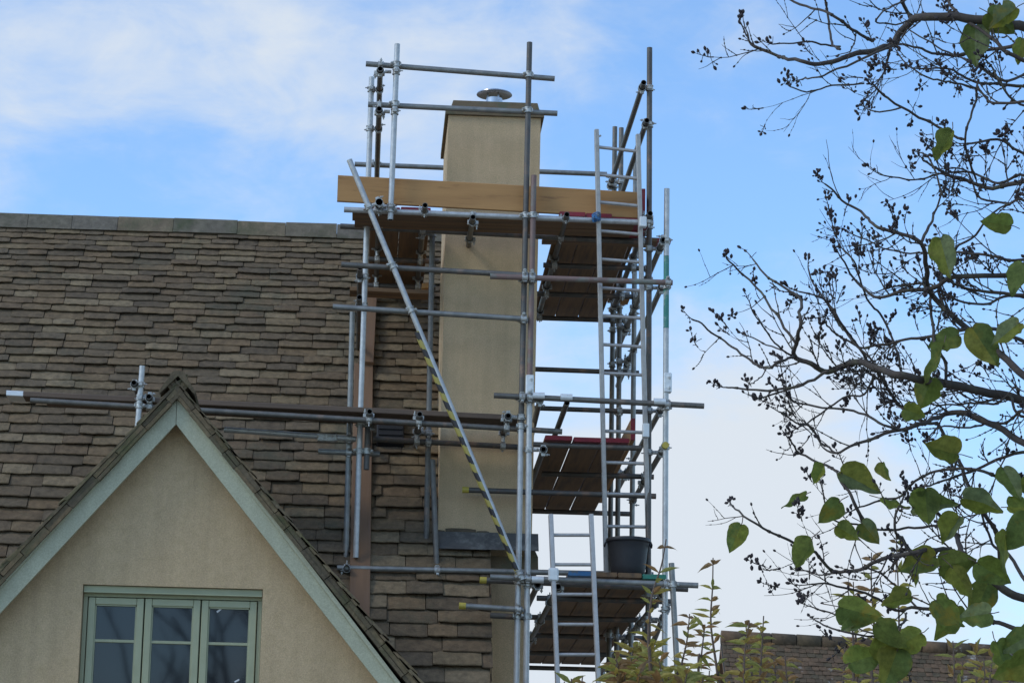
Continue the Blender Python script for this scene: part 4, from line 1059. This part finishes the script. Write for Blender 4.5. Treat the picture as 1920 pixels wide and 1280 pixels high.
shrub('dense golden green shrub covering the foot of the scaffold', bunch(1150, 1245, lambda x: 1190, 10, 60)+bunch(1145, 1330, lambda x: 1228, 14, 30)+bunch(1155, 1240, lambda x: 1180, 6, 40), -12.9, 3, 1.95)
shrub('low pair of yellow red shoots under the pale ladder', bunch(1050, 1100, lambda x: 1245, 3, 10), -13.1, 4, 1.0)
shrub('loose shrub of red tipped shoots right of the scaffold foot', [[(1293, 1150, 4), (1288, 1200), (1275, 1260), (1270, 1320)], [(1322, 1170), (1315, 1230), (1310, 1300)]]+bunch(1275, 1335, lambda x: 1220, 5, 40), -12.5, 5, 1.1)
shrub('yellow and red shrub in front of the left end of the far roof', bunch(1390, 1445, lambda x: 1135, 4, 25)+bunch(1360, 1480, lambda x: 1205, 6, 60), -12.7, 6, 1.0)
shrub('reddish shrub in front of the middle of the far roof behind the lilac leaves', [[(1600, 1090), (1602, 1150), (1606, 1230), (1606, 1320)], [(1590, 1105), (1596, 1160), (1600, 1300)]]+bunch(1570, 1700, lambda x: 1190, 5, 60), -12.4, 7, .9)
shrub('thin leaved shrub in front of the right end of the far roof', [[(1634, 1035, 6), (1634, 1100), (1640, 1200), (1640, 1320)], [(1680, 1000, 4), (1684, 1100), (1686, 1200), (1686, 1330)]]+bunch(1780, 1900, lambda x: 1170, 6, 60), -12.4, 8, .8)

# ------------------------------------------------------------------ cottage in the distance
def CP(x, y, Y): p = P(x, y, Y); p.z -= .13; return p
cot = thing('far_cottage', 'distant cottage with a dark lichened tile roof rising behind the shrubs at the right', 'house', Vector((6, 29, 0)))
FYc = 26.0; ra = CP(1352, 1183, FYc); rb = CP(1990, 1216, FYc)
ang = R(50); dv = Vector((0, math.cos(ang), math.sin(ang))); zr = (ra.z+rb.z)/2
U = Vector((rb.x-ra.x, 0, rb.z-ra.z)); Wd = U.length+2; U.normalize()
Lc = 4.2; o = ra-dv*Lc
r_ = tiled('roof', 'clay', o, U, dv, Wd, Lc, cot, .115, .11, .15, .19, lambda u, s: s > 1.6, seed=9, th=(.022, .032))
Nc = U.cross(dv); mb = MB(); mb.box(o-Nc*.1, U*Wd, dv*Lc, Nc*.098); mb.build('roof_deck', 'underlay', r_)
mb = MB(); dvb = Vector((0, -math.cos(ang), math.sin(ang))); ob = ra-dvb*Lc
mb.box(ob, U*Wd, dvb*(Lc-.03), Vector((0, -math.sin(ang), -math.cos(ang)))*.1); mb.build('rear_roof', 'clay', cot)
mb = MB(); x = 0
while x < Wd:
    p = ra+U*x+Vector((0, 0, .02)); mb.cyl(p, p+U*.43, .13, .125, 14); x += .45
mb.build('ridge_tiles', 'clay', cot, True)
mb = MB(); hz = o.z+.1
e0 = ra+Vector((.12, 0, -.2)); a = [Vector((e0.x, o.y+.3, 0)), Vector((e0.x, 2*ra.y-o.y-.3, 0)), Vector((e0.x, 2*ra.y-o.y-.3, hz)), e0, Vector((e0.x, o.y+.3, hz))]
b_ = [q+Vector((Wd-.3, 0, 0)) for q in a]
mb.add(a+b_, [(4, 3, 2, 1, 0), (5, 6, 7, 8, 9)]+[(i, (i+1) % 5, 5+(i+1) % 5, 5+i) for i in (0, 1, 4)]); mb.build('wall', 'brick', cot)
mb = MB(); mb.box(ra+Vector((.0, -.02, -.09))-dv*Lc, Vector((.12, 0, 0)), dv*(Lc), -Nc*.12); mb.build('verge_board', 'roofboard', cot)

# ------------------------------------------------------------------ bare trees behind the camera, mirrored in the window panes
def bare_tree(label, x, y, H, seed, lean=0):
    rr = random.Random(seed); root = thing('bare_tree', label, 'tree', (x, y, 0), group='bare trees behind the viewer'); mb = MB(); tk = MB()
    def grow(p, d, L, r, lev, tgt):
        n = 5; pts = [p]; q = p.copy(); dd = d
        for i in range(n):
            dd = (dd+Vector((rr.uniform(-.12, .12), rr.uniform(-.12, .12), rr.uniform(-.02, .1)))).normalized(); q = q+dd*L/n; pts.append(q.copy())
        tgt.tube(pts, [r*(1-.45*i/n) for i in range(n+1)], 6)
        if lev == 0: return
        for k in range(rr.choice((2, 3, 4))):
            i = rr.randint(2, n); a = rr.uniform(0, 6.28)
            grow(pts[i], (dd*.8+Vector((math.cos(a), math.sin(a), .25))*rr.uniform(.5, .9)).normalized(), L*rr.uniform(.5, .75), r*.5, lev-1, mb)
    grow(Vector((x, y, 0)), Vector((lean, 0, 1)).normalized(), H*.40, H*.016, 4, tk)
    tk.build('trunk', 'treebark', root, True); mb.build('crown', 'treebark', root, True)
bare_tree('tallest bare tree behind the viewer, mirrored in the right window pane', -2.3, -33, 13.5, 3)
bare_tree('bare tree behind the viewer, mirrored in the middle window pane', -3.7, -34, 11.5, 5)
bare_tree('bare tree behind the viewer, mirrored in the left window pane', -5.2, -34, 11.8, 8)
